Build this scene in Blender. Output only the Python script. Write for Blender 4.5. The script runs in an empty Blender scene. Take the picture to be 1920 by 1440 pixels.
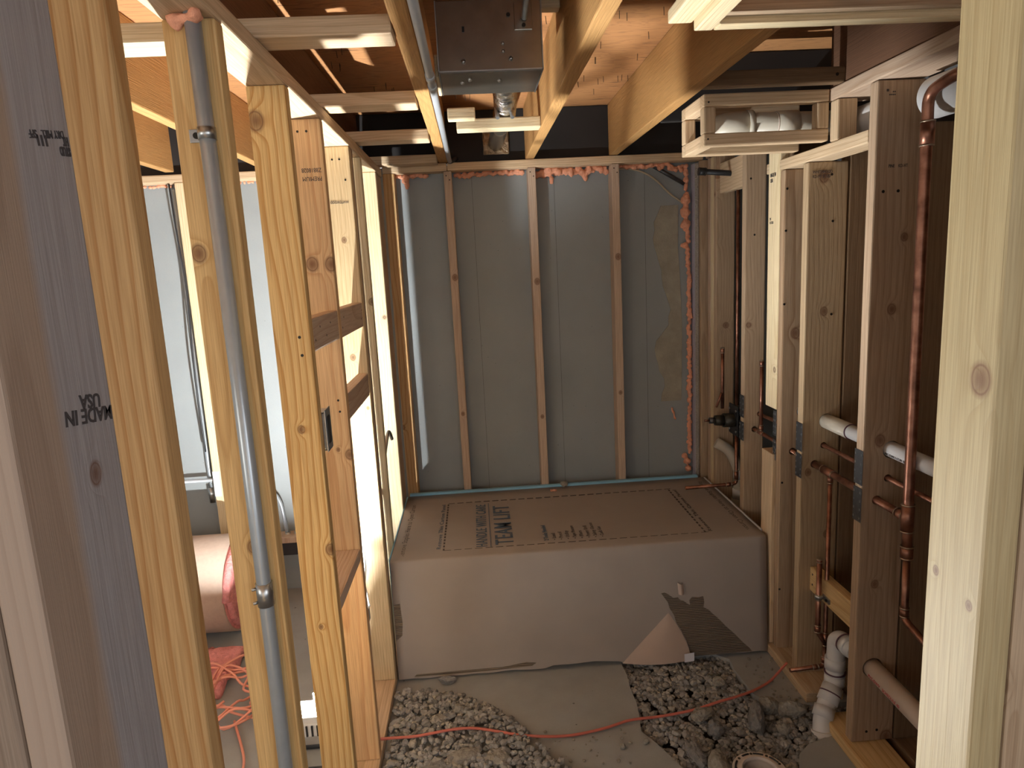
import bpy, bmesh, math, random
from mathutils import Vector, Matrix, noise
from mathutils.geometry import tessellate_polygon
random.seed(7)
S = bpy.context.scene
COL = S.collection
PI = math.pi

# ---------------------------------------------------------------- camera
cam = bpy.data.cameras.new('camera'); camo = bpy.data.objects.new('camera', cam); COL.objects.link(camo)
cam.sensor_width = 36.0; cam.lens = 1270.0/1920*36
cam.clip_start = 0.02
R = Matrix(((0.99715697, 0.05955187, -0.04616877),
            (-0.05576664, 0.1711726, -0.98366154),
            (-0.05067605, 0.98343964, 0.17400696))).to_4x4()
camo.matrix_world = Matrix.Translation((0, 0, 1.65)) @ R
S.camera = camo
# ---------------------------------------------------------------- view + world
S.view_settings.view_transform = 'Standard'; S.view_settings.look = 'None'
S.view_settings.exposure = 0.5; S.view_settings.gamma = 1.0
S.view_settings.use_curve_mapping = False
W = bpy.data.worlds.new('world'); S.world = W; W.use_nodes = True
W.node_tree.nodes['Background'].inputs[0].default_value = (0.96, 0.98, 1.0, 1)
W.node_tree.nodes['Background'].inputs[1].default_value = 0.85
S.cycles.max_bounces = 8; S.cycles.diffuse_bounces = 5
S.cycles.use_denoising = True
S.cycles.sample_clamp_indirect = 6.0
# added area lights that fill the shade, with no source in view
def area(name, loc, target, sx, sy, power, color):
    l = bpy.data.lights.new(name, 'AREA'); l.shape = 'RECTANGLE'; l.size = sx; l.size_y = sy
    l.energy = power; l.color = color
    o = bpy.data.objects.new(name, l); COL.objects.link(o); o.location = loc
    d = Vector(target)-Vector(loc); o.rotation_euler = d.to_track_quat('-Z', 'Y').to_euler()
    return o
area('rear_fill_light', (0.3, -2.3, 1.55), (0.3, 1.0, 1.2), 2.2, 1.2, 6.5, (0.93, 0.97, 1.0))  # added fill from behind the camera, standing in for ambient light
area('jamb_fill_light', (1.35, -1.0, 1.7), (-0.45, 0.75, 1.25), 0.8, 1.2, 13.0, (0.93, 0.95, 1.0))  # unseen fill added to brighten the inner face of the grey post
area('left_fill_light', (-2.2, -0.3, 1.6), (-0.3, 2.0, 1.3), 0.9, 0.8, 10.0, (1.0, 0.94, 0.84))  # made-up warm fill for the camera side of the left studs
LAMP_POWER = 30000.0
LAMP_COL = (0.96, 0.99, 1.0)

# ---------------------------------------------------------------- mesh helpers
class MB:
    def __init__(s): s.bm = bmesh.new()
    def box(s, x0, x1, y0, y1, z0, z1, bev=0.0, seg=2):
        r = bmesh.ops.create_cube(s.bm, size=1.0)
        for v in r['verts']:
            v.co = Vector((x0+(v.co.x+.5)*(x1-x0), y0+(v.co.y+.5)*(y1-y0), z0+(v.co.z+.5)*(z1-z0)))
        if bev > 0:
            es = {e for v in r['verts'] for e in v.link_edges}
            bmesh.ops.bevel(s.bm, geom=list(es), offset=bev, segments=seg, affect='EDGES', profile=0.6)
        return s
    def tube(s, pts, r, n=16, cap=True, radii=None):
        pts = [Vector(p) for p in pts]; rings = []; up = None
        for i, p in enumerate(pts):
            if i == 0: d = pts[1]-p
            elif i == len(pts)-1: d = p-pts[i-1]
            else: d = (pts[i+1]-p).normalized()+(p-pts[i-1]).normalized()
            d.normalize()
            if up is None:
                up = Vector((0, 0, 1)) if abs(d.z) < .9 else Vector((1, 0, 0))
            a = (up - d*up.dot(d)).normalized(); b = d.cross(a); up = a
            rr = radii[i] if radii else r
            rings.append([s.bm.verts.new(p+a*math.cos(2*PI*k/n)*rr+b*math.sin(2*PI*k/n)*rr) for k in range(n)])
        for A, B in zip(rings, rings[1:]):
            for k in range(n):
                s.bm.faces.new((A[k], A[(k+1) % n], B[(k+1) % n], B[k])).smooth = True
        if cap:
            s.bm.faces.new(rings[0][::-1]); s.bm.faces.new(rings[-1])
        return s
    def hollow(s, pts, r, t, n=20):
        """open-ended pipe: outer and inner skin with end rims"""
        pts = [Vector(p) for p in pts]
        def skin(rr, flip):
            rings = []; up = None
            for i, p in enumerate(pts):
                if i == 0: d = pts[1]-p
                elif i == len(pts)-1: d = p-pts[i-1]
                else: d = (pts[i+1]-p).normalized()+(p-pts[i-1]).normalized()
                d.normalize()
                if up is None: up = Vector((0, 0, 1)) if abs(d.z) < .9 else Vector((1, 0, 0))
                a = (up-d*up.dot(d)).normalized(); b = d.cross(a); up = a
                rings.append([s.bm.verts.new(p+a*math.cos(2*PI*k/n)*rr+b*math.sin(2*PI*k/n)*rr) for k in range(n)])
            for A, B in zip(rings, rings[1:]):
                for k in range(n):
                    q = (A[k], A[(k+1) % n], B[(k+1) % n], B[k])
                    s.bm.faces.new(q[::-1] if flip else q).smooth = True
            return rings
        O = skin(r, False); I = skin(r-t, True)
        for e in (0, -1):
            for k in range(n):
                s.bm.faces.new((O[e][k], O[e][(k+1) % n], I[e][(k+1) % n], I[e][k]))
        return s
    def poly(s, pts, z0, z1):
        b = [s.bm.verts.new((x, y, z0)) for x, y in pts]; t = [s.bm.verts.new((x, y, z1)) for x, y in pts]
        n = len(pts)
        for i in range(n): s.bm.faces.new((b[i], b[(i+1) % n], t[(i+1) % n], t[i]))
        for tri in tessellate_polygon([[Vector((x, y, 0)) for x, y in pts]]):
            s.bm.faces.new([t[i] for i in tri]); s.bm.faces.new([b[i] for i in tri[::-1]])
        return s
    def rock(s, c, r, seed, sub=1, flat=0.75):
        q = bmesh.ops.create_icosphere(s.bm, subdivisions=sub, radius=1.0)
        sx, sy, sz = r*random.uniform(.75, 1.25), r*random.uniform(.75, 1.25), r*flat*random.uniform(.7, 1.1)
        rot = Matrix.Rotation(random.uniform(0, 6.28), 3, 'Z') @ Matrix.Rotation(random.uniform(-.6, .6), 3, 'X')
        off = Vector((seed*1.7, seed*.3, -seed*.9))
        for v in q['verts']:
            k = 1+.45*noise.noise(v.co*1.3+off)+.2*noise.noise(v.co*3.1+off)
            v.co = rot @ Vector((v.co.x*sx*k, v.co.y*sy*k, v.co.z*sz*k))+Vector(c)
        return s
    def blob(s, c, r, sub=2, sc=(1, 1, 1)):
        q = bmesh.ops.create_icosphere(s.bm, subdivisions=sub, radius=r)
        o = Vector((random.uniform(0, 50),)*3)
        for v in q['verts']:
            k = 1+.35*noise.noise(v.co*(1.5/r)+o)
            v.co = Vector((v.co.x*k*sc[0], v.co.y*k*sc[1], v.co.z*k*sc[2]))+Vector(c)
        for f in s.bm.faces: f.smooth = True
        return s
    def build(s, name, mat=None, parent=None, M=None):
        bmesh.ops.recalc_face_normals(s.bm, faces=s.bm.faces[:])
        me = bpy.data.meshes.new(name); s.bm.to_mesh(me); s.bm.free()
        if mat: me.materials.append(mat)
        o = bpy.data.objects.new(name, me); COL.objects.link(o)
        if M is not None: o.matrix_world = M
        if parent is not None:
            o.parent = parent
            o.matrix_parent_inverse = pmat(parent).inverted()
        return o
def pmat(o):
    m = o.matrix_basis.copy()
    if o.parent: m = pmat(o.parent) @ o.matrix_parent_inverse @ m
    return m
def tag(o, label, cat, group=None, kind=None):
    if label: o['label'] = label
    if cat: o['category'] = cat
    if group: o['group'] = group
    if kind: o['kind'] = kind
    return o
def empty(name, loc, label, cat, group=None):
    o = bpy.data.objects.new(name, None); COL.objects.link(o); o.location = loc; o.empty_display_size = .05
    return tag(o, label, cat, group)
def struct(o): o['kind'] = 'structure'; return o

def path(pts, rad=0.03, n=6):
    """round the corners of a polyline"""
    pts = [Vector(p) for p in pts]; out = [pts[0]]
    for a, b, c in zip(pts, pts[1:], pts[2:]):
        u = (a-b); v = (c-b); k = min(rad, u.length*.49, v.length*.49)
        p, q = b+u.normalized()*k, b+v.normalized()*k
        for i in range(n+1):
            t = i/n; out.append(p*(1-t)**2+b*2*t*(1-t)+q*t*t)
    out.append(pts[-1]); return out
def spline(pts, n=8):
    P = [Vector(p) for p in pts]; P = [P[0]*2-P[1]]+P+[P[-1]*2-P[-2]]; out = []
    for i in range(1, len(P)-2):
        for k in range(n):
            t = k/n; a, b, c, d = P[i-1], P[i], P[i+1], P[i+2]
            out.append(.5*((2*b)+(c-a)*t+(2*a-5*b+4*c-d)*t*t+(3*b-a-3*c+d)*t**3))
    out.append(P[-2]); return out

# ---------------------------------------------------------------- materials
def newmat(name):
    m = bpy.data.materials.new(name); m.use_nodes = True
    nt = m.node_tree; return m, nt, nt.nodes['Principled BSDF']
def N(nt, t, **k):
    n = nt.nodes.new(t)
    for a, b in k.items():
        if a.startswith('i_'):
            key = a[2:]; key = int(key) if key.isdigit() else key
            n.inputs[key].default_value = b
        else: setattr(n, a, b)
    return n
def math_(nt, op, a, b=None, c=None, clamp=False):
    n = nt.nodes.new('ShaderNodeMath'); n.operation = op; n.use_clamp = clamp
    for i, v in enumerate((a, b, c)):
        if v is None: continue
        if isinstance(v, (int, float)): n.inputs[i].default_value = v
        else: nt.links.new(v, n.inputs[i])
    return n.outputs[0]
def vm(nt, op, a, b=None, out=0):
    n = nt.nodes.new('ShaderNodeVectorMath'); n.operation = op
    for i, v in enumerate((a, b)):
        if v is None: continue
        if isinstance(v, (tuple, list)): n.inputs[i].default_value = v
        else: nt.links.new(v, n.inputs[i])
    return n.outputs[out]
def mix(nt, f, a, b, mode='MIX'):
    n = nt.nodes.new('ShaderNodeMix'); n.data_type = 'RGBA'; n.blend_type = mode
    for i, v in ((0, f), (6, a), (7, b)):
        if isinstance(v, (int, float)): n.inputs[i].default_value = v
        elif isinstance(v, (tuple, list)): n.inputs[i].default_value = (*v[:3], 1)
        else: nt.links.new(v, n.inputs[i])
    return n.outputs[2]
def ramp(nt, f, stops):
    n = nt.nodes.new('ShaderNodeValToRGB'); e = n.color_ramp.elements
    while len(e) < len(stops): e.new(.5)
    for i, (p, c) in enumerate(stops):
        e[i].position = p; e[i].color = (*c, 1) if len(c) == 3 else c
    nt.links.new(f, n.inputs[0]); return n.outputs[0]
def simple(name, col, rough=.6, metal=0.0, nscale=0, namt=.15, bump=0, bscale=60, spec=.5):
    m, nt, b = newmat(name)
    b.inputs['Base Color'].default_value = (*col, 1); b.inputs['Roughness'].default_value = rough
    b.inputs['Metallic'].default_value = metal; b.inputs['Specular IOR Level'].default_value = spec
    tc = N(nt, 'ShaderNodeTexCoord').outputs['Object']
    if nscale:
        nz = N(nt, 'ShaderNodeTexNoise', i_Scale=nscale, i_Detail=6.0); nt.links.new(tc, nz.inputs['Vector'])
        c = mix(nt, nz.outputs[0], tuple(x*(1-namt) for x in col), tuple(min(1, x*(1+namt)) for x in col))
        nt.links.new(c, b.inputs['Base Color'])
    if bump:
        nz = N(nt, 'ShaderNodeTexNoise', i_Scale=bscale, i_Detail=8.0); nt.links.new(tc, nz.inputs['Vector'])
        bp = N(nt, 'ShaderNodeBump', i_Strength=bump, i_Distance=.01); nt.links.new(nz.outputs[0], bp.inputs['Height'])
        nt.links.new(bp.outputs[0], b.inputs['Normal'])
    return m

def wood(name, base=(.62, .43, .235), dark=(.40, .23, .10), freq=95, contrast=.6, rough=.62, knots=(), knotty=.2, bump=.25, hv=.10, split=None):
    """sawn lumber: growth rings round a pith that lies off the board, grain along local Z, knots"""
    m, nt, b = newmat(name); L = nt.links
    tc = N(nt, 'ShaderNodeTexCoord').outputs['Object']
    info = N(nt, 'ShaderNodeObjectInfo'); rnd = info.outputs['Random']
    w1 = N(nt, 'ShaderNodeTexWhiteNoise', noise_dimensions='1D'); L.new(rnd, w1.inputs['W'])
    rv = w1.outputs['Color']
    off = vm(nt, 'MULTIPLY', rv, (7.0, 7.0, 31.0))
    P = vm(nt, 'ADD', tc, off)
    Pl = vm(nt, 'MULTIPLY', P, (5.0, 5.0, 1.1))
    n1 = N(nt, 'ShaderNodeTexNoise', i_Scale=1.0, i_Detail=2.0); L.new(Pl, n1.inputs['Vector'])
    # pith position per board
    sh = vm(nt, 'SUBTRACT', rv, (.5, .5, .5)); sh = vm(nt, 'MULTIPLY', sh, (.10, .10, 0))
    q = vm(nt, 'ADD', tc, sh); q = vm(nt, 'MULTIPLY', q, (1, 1, 0)); q = vm(nt, 'ADD', q, (.055, .03, 0))
    r = vm(nt, 'LENGTH', q, out=1)
    r = math_(nt, 'ADD', r, math_(nt, 'MULTIPLY', n1.outputs[0], .07))
    kn = None
    # scattered knots
    vo = N(nt, 'ShaderNodeTexVoronoi', i_Scale=6.5); L.new(P, vo.inputs['Vector'])
    sep = N(nt, 'ShaderNodeSeparateColor'); L.new(vo.outputs['Color'], sep.inputs[0])
    keep = math_(nt, 'LESS_THAN', sep.outputs[0], knotty)
    d = vo.outputs['Distance']
    e = math_(nt, 'EXPONENT', math_(nt, 'MULTIPLY', math_(nt, 'MULTIPLY', d, d), -45.0))
    kn = math_(nt, 'MULTIPLY', e, keep)
    for (kx, ky, kz, kr) in knots:
        dv = vm(nt, 'SUBTRACT', tc, (kx, ky, kz)); dv = vm(nt, 'MULTIPLY', dv, (1, 1, .8))
        dl = vm(nt, 'LENGTH', dv, out=1); dl = math_(nt, 'DIVIDE', dl, kr*2.2)
        ee = math_(nt, 'EXPONENT', math_(nt, 'MULTIPLY', math_(nt, 'MULTIPLY', dl, dl), -1.0))
        kn = math_(nt, 'MAXIMUM', kn, ee)
    r = math_(nt, 'ADD', r, math_(nt, 'MULTIPLY', kn, .028))
    fr = math_(nt, 'FRACT', math_(nt, 'MULTIPLY', r, freq))
    line = ramp(nt, fr, [(0, (0, 0, 0)), (.5, (.10, .10, .10)), (.88, (1, 1, 1)), (.96, (0, 0, 0))])
    fib = N(nt, 'ShaderNodeTexNoise', i_Scale=1.0, i_Detail=4.0)
    L.new(vm(nt, 'MULTIPLY', P, (420.0, 420.0, 9.0)), fib.inputs['Vector'])
    f = math_(nt, 'MULTIPLY', line, contrast)
    c = mix(nt, f, base, dark)
    c = mix(nt, math_(nt, 'MULTIPLY', math_(nt, 'SUBTRACT', fib.outputs[0], .38, clamp=True), 1.5), c, tuple(x*.62 for x in dark))
    # broad tone
    n2 = N(nt, 'ShaderNodeTexNoise', i_Scale=1.0, i_Detail=3.0); L.new(vm(nt, 'MULTIPLY', P, (14.0, 14.0, 2.2)), n2.inputs['Vector'])
    c = mix(nt, math_(nt, 'MULTIPLY', n2.outputs[0], .35), c, tuple(x*1.0 for x in (base[0]*.8, base[1]*.66, base[2]*.5)))
    kc = ramp(nt, kn, [(0, (0, 0, 0)), (.50, (0, 0, 0)), (.66, (.55, .55, .55)), (.72, (1, 1, 1)), (.78, (.6, .6, .6)), (1, (.95, .95, .95))])
    c = mix(nt, math_(nt, 'MULTIPLY', kc, .85), c, (.14, .058, .028))
    if split:
        sy = N(nt, 'ShaderNodeSeparateXYZ'); L.new(tc, sy.inputs[0])
        t = math_(nt, 'ADD', sy.outputs[1], math_(nt, 'MULTIPLY', n2.outputs[0], .03))
        t = math_(nt, 'DIVIDE', math_(nt, 'SUBTRACT', split[0], t), split[1], clamp=True)
        c = mix(nt, t, c, mix(nt, f, split[2], split[3]))
    hs = N(nt, 'ShaderNodeHueSaturation')
    L.new(math_(nt, 'ADD', math_(nt, 'MULTIPLY', rnd, hv*2), 1-hv), hs.inputs['Value'])
    L.new(c, hs.inputs['Color']); L.new(hs.outputs[0], b.inputs['Base Color'])
    b.inputs['Roughness'].default_value = rough; b.inputs['Specular IOR Level'].default_value = .3
    bp = N(nt, 'ShaderNodeBump', i_Strength=bump, i_Distance=.002)
    L.new(math_(nt, 'ADD', fib.outputs[0], math_(nt, 'MULTIPLY', line, -.3)), bp.inputs['Height']); L.new(bp.outputs[0], b.inputs['Normal'])
    return m

M_PINE = wood('pine_pale', (.68, .52, .345), (.45, .30, .17), 90, .62)
M_PINE2 = wood('pine_yellow', (.68, .49, .25), (.44, .25, .09), 70, .6, knotty=.12)
M_PINEO = wood('pine_orange', (.66, .43, .20), (.42, .19, .055), 60, .85, knotty=.1)
M_PINER = wood('pine_rosy', (.60, .46, .345), (.40, .25, .16), 90, .6, knotty=.25)
M_PINEB = wood('pine_brown', (.50, .375, .255), (.32, .21, .13), 85, .6, knotty=.28)
M_LVL = wood('laminated_joist', (.52, .29, .105), (.30, .15, .05), 240, .35, rough=.7, knotty=.04, bump=.5)
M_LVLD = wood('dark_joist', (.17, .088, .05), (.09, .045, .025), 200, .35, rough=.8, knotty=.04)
M_GREYWOOD = wood('pine_grey', (.38, .36, .37), (.28, .25, .25), 75, .4, knotty=.0, knots=[(.019, .030, .418, .007)], split=(.010, .014, (.36, .265, .20), (.26, .175, .125)))
M_JAMB = wood('jamb_brown', (.30, .225, .17), (.20, .14, .10), 60, .5, knotty=.1)
M_WHITEWOOD = wood('pine_white', (.78, .66, .44), (.55, .40, .20), 100, .5, knotty=.1)

def concrete(name, base, pits=.06, stain=.25, scale=1.0, bump=.25):
    m, nt, b = newmat(name); L = nt.links
    tc = N(nt, 'ShaderNodeTexCoord').outputs['Object']
    n1 = N(nt, 'ShaderNodeTexNoise', i_Scale=2.2*scale, i_Detail=7.0, i_Roughness=.6); L.new(tc, n1.inputs['Vector'])
    n2 = N(nt, 'ShaderNodeTexNoise', i_Scale=180.0, i_Detail=3.0); L.new(tc, n2.inputs['Vector'])
    c = mix(nt, n1.outputs[0], tuple(x*(1-stain) for x in base), tuple(x*(1+stain) for x in base))
    c = mix(nt, math_(nt, 'MULTIPLY', n2.outputs[0], .25), c, tuple(x*.7 for x in base))
    vo = N(nt, 'ShaderNodeTexVoronoi', i_Scale=26.0); L.new(tc, vo.inputs['Vector'])
    sep = N(nt, 'ShaderNodeSeparateColor'); L.new(vo.outputs['Color'], sep.inputs[0])
    lim = math_(nt, 'MULTIPLY', math_(nt, 'POWER', sep.outputs[1], 3.0), .13)
    pit = math_(nt, 'MULTIPLY', math_(nt, 'LESS_THAN', vo.outputs['Distance'], lim), math_(nt, 'LESS_THAN', sep.outputs[0], pits*5))
    c = mix(nt, math_(nt, 'MULTIPLY', pit, .75), c, tuple(x*.25 for x in base))
    L.new(c, b.inputs['Base Color']); b.inputs['Roughness'].default_value = .85; b.inputs['Specular IOR Level'].default_value = .25
    h = math_(nt, 'SUBTRACT', math_(nt, 'MULTIPLY', n2.outputs[0], .3), pit)
    h = math_(nt, 'ADD', h, math_(nt, 'MULTIPLY', n1.outputs[0], 2.0))
    bp = N(nt, 'ShaderNodeBump', i_Strength=bump, i_Distance=.004); L.new(h, bp.inputs['Height']); L.new(bp.outputs[0], b.inputs['Normal'])
    return m
M_WALL = concrete('concrete_wall', (.31, .333, .335), .12, .2)
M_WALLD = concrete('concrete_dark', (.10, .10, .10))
M_PARGE = concrete('mortar_parging', (.36, .335, .27), .12, .4, 6.0, .9)
M_SLAB = concrete('concrete_slab', (.32, .325, .32), .1, .28, 2.0)
M_SOIL = simple('soil', (.10, .085, .07), .95, nscale=20, bump=.8)
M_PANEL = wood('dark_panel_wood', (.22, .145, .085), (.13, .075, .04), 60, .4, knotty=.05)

def gravel(name, a, c2, warm):
    m, nt, b = newmat(name); L = nt.links
    g = N(nt, 'ShaderNodeNewGeometry').outputs['Random Per Island']
    c = ramp(nt, g, [(0, a), (.55, c2), (.85, tuple(x*1.25 for x in c2)), (1, warm)])
    tc = N(nt, 'ShaderNodeTexCoord').outputs['Object']
    nz = N(nt, 'ShaderNodeTexNoise', i_Scale=150.0, i_Detail=5.0); L.new(tc, nz.inputs['Vector'])
    c = mix(nt, math_(nt, 'MULTIPLY', nz.outputs[0], .5), c, tuple(x*.5 for x in a))
    L.new(c, b.inputs['Base Color']); b.inputs['Roughness'].default_value = .8
    bp = N(nt, 'ShaderNodeBump', i_Strength=.5, i_Distance=.003); L.new(nz.outputs[0], bp.inputs['Height']); L.new(bp.outputs[0], b.inputs['Normal'])
    return m
M_GRAV = gravel('gravel', (.16, .155, .15), (.33, .32, .305), (.46, .41, .33))
M_ROCK = simple('broken_concrete_rock', (.27, .25, .215), .85, nscale=60, namt=.45, bump=.9, bscale=70)
M_ROCK2 = simple('grey_rock', (.20, .195, .19), .85, nscale=60, namt=.4, bump=.9, bscale=70)

def copper():
    m, nt, b = newmat('copper'); L = nt.links
    tc = N(nt, 'ShaderNodeTexCoord').outputs['Object']
    nz = N(nt, 'ShaderNodeTexNoise', i_Scale=22.0, i_Detail=5.0); L.new(tc, nz.inputs['Vector'])
    c = ramp(nt, nz.outputs[0], [(.3, (.15, .065, .04)), (.55, (.34, .155, .10)), (.75, (.50, .25, .17))])
    L.new(c, b.inputs['Base Color']); b.inputs['Metallic'].default_value = .8; b.inputs['Roughness'].default_value = .36
    return m
M_COPPER = copper()
M_SOLDER = simple('solder', (.50, .40, .30), .35, .9, nscale=80, namt=.4)
M_PVC = simple('white_pvc', (.62, .61, .60), .38, nscale=12, namt=.08)
M_PVCT = simple('tan_pvc', (.60, .50, .42), .4, nscale=12, namt=.08)
M_PVCC = simple('cream_pvc', (.52, .47, .38), .42, nscale=10, namt=.12)
M_PURPLE = simple('purple_primer', (.10, .04, .06), .5)
M_STEEL = simple('galvanized_steel', (.42, .43, .43), .33, .95, nscale=35, namt=.22, bump=.03, bscale=25)
M_DUCT = simple('duct_sheet_metal', (.34, .31, .26), .24, .95, nscale=30, namt=.25, bump=.04, bscale=12)
M_EMT = simple('conduit_steel', (.38, .42, .45), .3, .4, nscale=40, namt=.1)
M_GREYPIPE = simple('grey_conduit', (.42, .44, .46), .45, .2, nscale=20, namt=.1)
M_FOIL = simple('foil_duct', (.62, .60, .57), .22, 1.0, bump=1.0, bscale=45)
M_BLACK = simple('black_iron', (.025, .026, .028), .45, .3, nscale=30, namt=.4)
M_VALVE = simple('dark_brass_valve', (.045, .04, .03), .45, .5, nscale=60, namt=.4)
M_FOAM = simple('orange_foam', (.80, .36, .22), .7, nscale=50, namt=.22, bump=.5, bscale=120)
M_DRYWALL = simple('lilac_board_face', (.42, .40, .47), .85, nscale=20, namt=.06)
M_GYP = simple('gypsum_core', (.40, .37, .33), .95, nscale=150, namt=.4, bump=.9, bscale=150)
M_CARD = simple('cardboard', (.33, .285, .255), .85, nscale=9, namt=.07, bump=.06, bscale=14)
M_CARDL = simple('cardboard_inner_ply', (.46, .35, .285), .85, nscale=10, namt=.1)
M_INK = simple('blue_ink', (.075, .11, .16), .8)
M_INKD = simple('dark_ink', (.07, .055, .05), .8)
M_STAMP = simple('stamp_ink', (.06, .05, .05), .8)
M_BLUE = simple('blue_plastic', (.26, .52, .70), .5)
M_LABEL = simple('white_label', (.70, .68, .72), .6)
M_CORD = simple('orange_cord', (.50, .13, .09), .45)
M_CORDP = simple('salmon_cord', (.80, .32, .22), .5)
M_WIRE = simple('tan_cable', (.42, .35, .25), .6)
M_WIREW = simple('white_cable', (.60, .60, .58), .5)
M_PINK = simple('pink_fiberglass', (.78, .30, .28), .95, nscale=60, namt=.3, bump=1.0, bscale=90)
M_KRAFT = simple('kraft_facing', (.50, .37, .29), .85, nscale=60, namt=.12)
M_RED = simple('red_print', (.55, .10, .10), .8)
M_SCREW = simple('dark_screw', (.03, .028, .025), .4, .8)
M_PLATE = simple('nail_plate', (.115, .115, .12), .42, .8, nscale=60, namt=.3)
M_ORANGEPIPE = simple('lamp_yellow', (.65, .45, .03), .4)
M_WHITEP = simple('white_plastic', (.7, .7, .7), .5)
M_RUBBER = simple('black_plastic', (.02, .02, .022), .5)
M_CLOSET = simple('flange_plastic', (.58, .50, .44), .45, nscale=20, namt=.08)

def corr():
    m, nt, b = newmat('torn_corrugation'); L = nt.links
    tc = N(nt, 'ShaderNodeTexCoord').outputs['Object']
    wv = N(nt, 'ShaderNodeTexWave', wave_type='BANDS', bands_direction='Z', i_Scale=42.0, i_Distortion=.6); wv.inputs['Detail Scale'].default_value = 4
    L.new(tc, wv.inputs['Vector'])
    nz = N(nt, 'ShaderNodeTexNoise', i_Scale=14.0, i_Detail=4.0); L.new(tc, nz.inputs['Vector'])
    c = mix(nt, wv.outputs['Fac'], (.13, .10, .075), (.22, .17, .125))
    c = mix(nt, math_(nt, 'MULTIPLY', nz.outputs[0], .5), c, (.17, .145, .12))
    L.new(c, b.inputs['Base Color']); b.inputs['Roughness'].default_value = .9
    bp = N(nt, 'ShaderNodeBump', i_Strength=.9, i_Distance=.004); L.new(wv.outputs['Fac'], bp.inputs['Height']); L.new(bp.outputs[0], b.inputs['Normal'])
    return m
M_CORR = corr()
def plywood():
    m, nt, b = newmat('subfloor_plywood'); L = nt.links
    tc = N(nt, 'ShaderNodeTexCoord').outputs['Object']
    P = vm(nt, 'MULTIPLY', tc, (2.0, 11.0, 1.0))
    n1 = N(nt, 'ShaderNodeTexNoise', i_Scale=1.6, i_Detail=4.0, i_Distortion=.7); L.new(P, n1.inputs['Vector'])
    fr = math_(nt, 'FRACT', math_(nt, 'MULTIPLY', n1.outputs[0], 9.0))
    line = ramp(nt, fr, [(0, (0, 0, 0)), (.55, (.1, .1, .1)), (.88, (.9, .9, .9)), (1, (0, 0, 0))])
    c = mix(nt, math_(nt, 'MULTIPLY', line, .55), (.42, .195, .07), (.20, .08, .03))
    P2 = vm(nt, 'MULTIPLY', tc, (5.0, 60.0, 1.0))
    n2 = N(nt, 'ShaderNodeTexNoise', i_Scale=1.0, i_Detail=3.0); L.new(P2, n2.inputs['Vector'])
    crack = ramp(nt, n2.outputs[0], [(0, (0, 0, 0)), (.68, (0, 0, 0)), (.72, (1, 1, 1)), (1, (1, 1, 1))])
    c = mix(nt, math_(nt, 'MULTIPLY', crack, .8), c, (.07, .025, .01))
    # sheet joints every 1.22 m along Y
    sp = N(nt, 'ShaderNodeSeparateXYZ'); L.new(tc, sp.inputs[0])
    L.new(c, b.inputs['Base Color']); b.inputs['Roughness'].default_value = .75
    return m
M_PLY = plywood()

# ---------------------------------------------------------------- lumber helper
AX = {'z': Matrix.Identity(3), 'y': Matrix(((1, 0, 0), (0, 0, 1), (0, -1, 0))), 'x': Matrix(((0, 0, 1), (0, 1, 0), (-1, 0, 0)))}
def board(name, x0, x1, y0, y1, z0, z1, axis, mat, label=None, cat=None, group=None, parent=None, bev=.0045, drill=(), lean=None):
    c = Vector(((x0+x1)/2, (y0+y1)/2, (z0+z1)/2)); size = Vector((x1-x0, y1-y0, z1-z0))
    Rm = AX[axis]; loc = Rm.transposed() @ size; loc = Vector((abs(loc.x), abs(loc.y), abs(loc.z)))/2
    mb = MB(); mb.box(-loc.x, loc.x, -loc.y, loc.y, -loc.z, loc.z, bev)
    if lean: Rm = lean @ Rm
    Mx = Matrix.Translation(c) @ Rm.to_4x4()
    o = mb.build(name, mat, parent, Mx) if parent is None else mb.build(name, mat, None, Mx)
    if parent is not None:
        o.parent = parent; o.matrix_parent_inverse = pmat(parent).inverted()
    if label: tag(o, label, cat, group)
    if drill:
        cut = MB()
        for (cx, cy, cz, r, ax) in drill:
            d = {'y': Vector((0, .2, 0)), 'x': Vector((.2, 0, 0)), 'z': Vector((0, 0, .2))}[ax]
            p = Vector((cx, cy, cz)); cut.tube([p-d, p+d], r, 20)
        co = cut.build('cutter')
        md = o.modifiers.new('holes', 'BOOLEAN'); md.operation = 'DIFFERENCE'; md.object = co; md.solver = 'EXACT'
        bpy.context.view_layer.update()
        dg = bpy.context.evaluated_depsgraph_get()
        me = bpy.data.meshes.new_from_object(o.evaluated_get(dg))
        o.modifiers.clear(); o.data = me
        if not me.materials: me.materials.append(mat)
        bpy.data.objects.remove(co)
    return o
STUD = 'stud'
def screw_heads(parent, pts, axis, r=.0032):
    """nail and screw heads set in a board face; axis = outward normal"""
    mb = MB(); d = Vector(axis)
    for p in pts:
        p = Vector(p); mb.tube([p-d*.002, p+d*.0008], r, 10)
    o = mb.build('nail_heads', M_SCREW, parent); o['kind'] = 'stuff'
    return o
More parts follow.
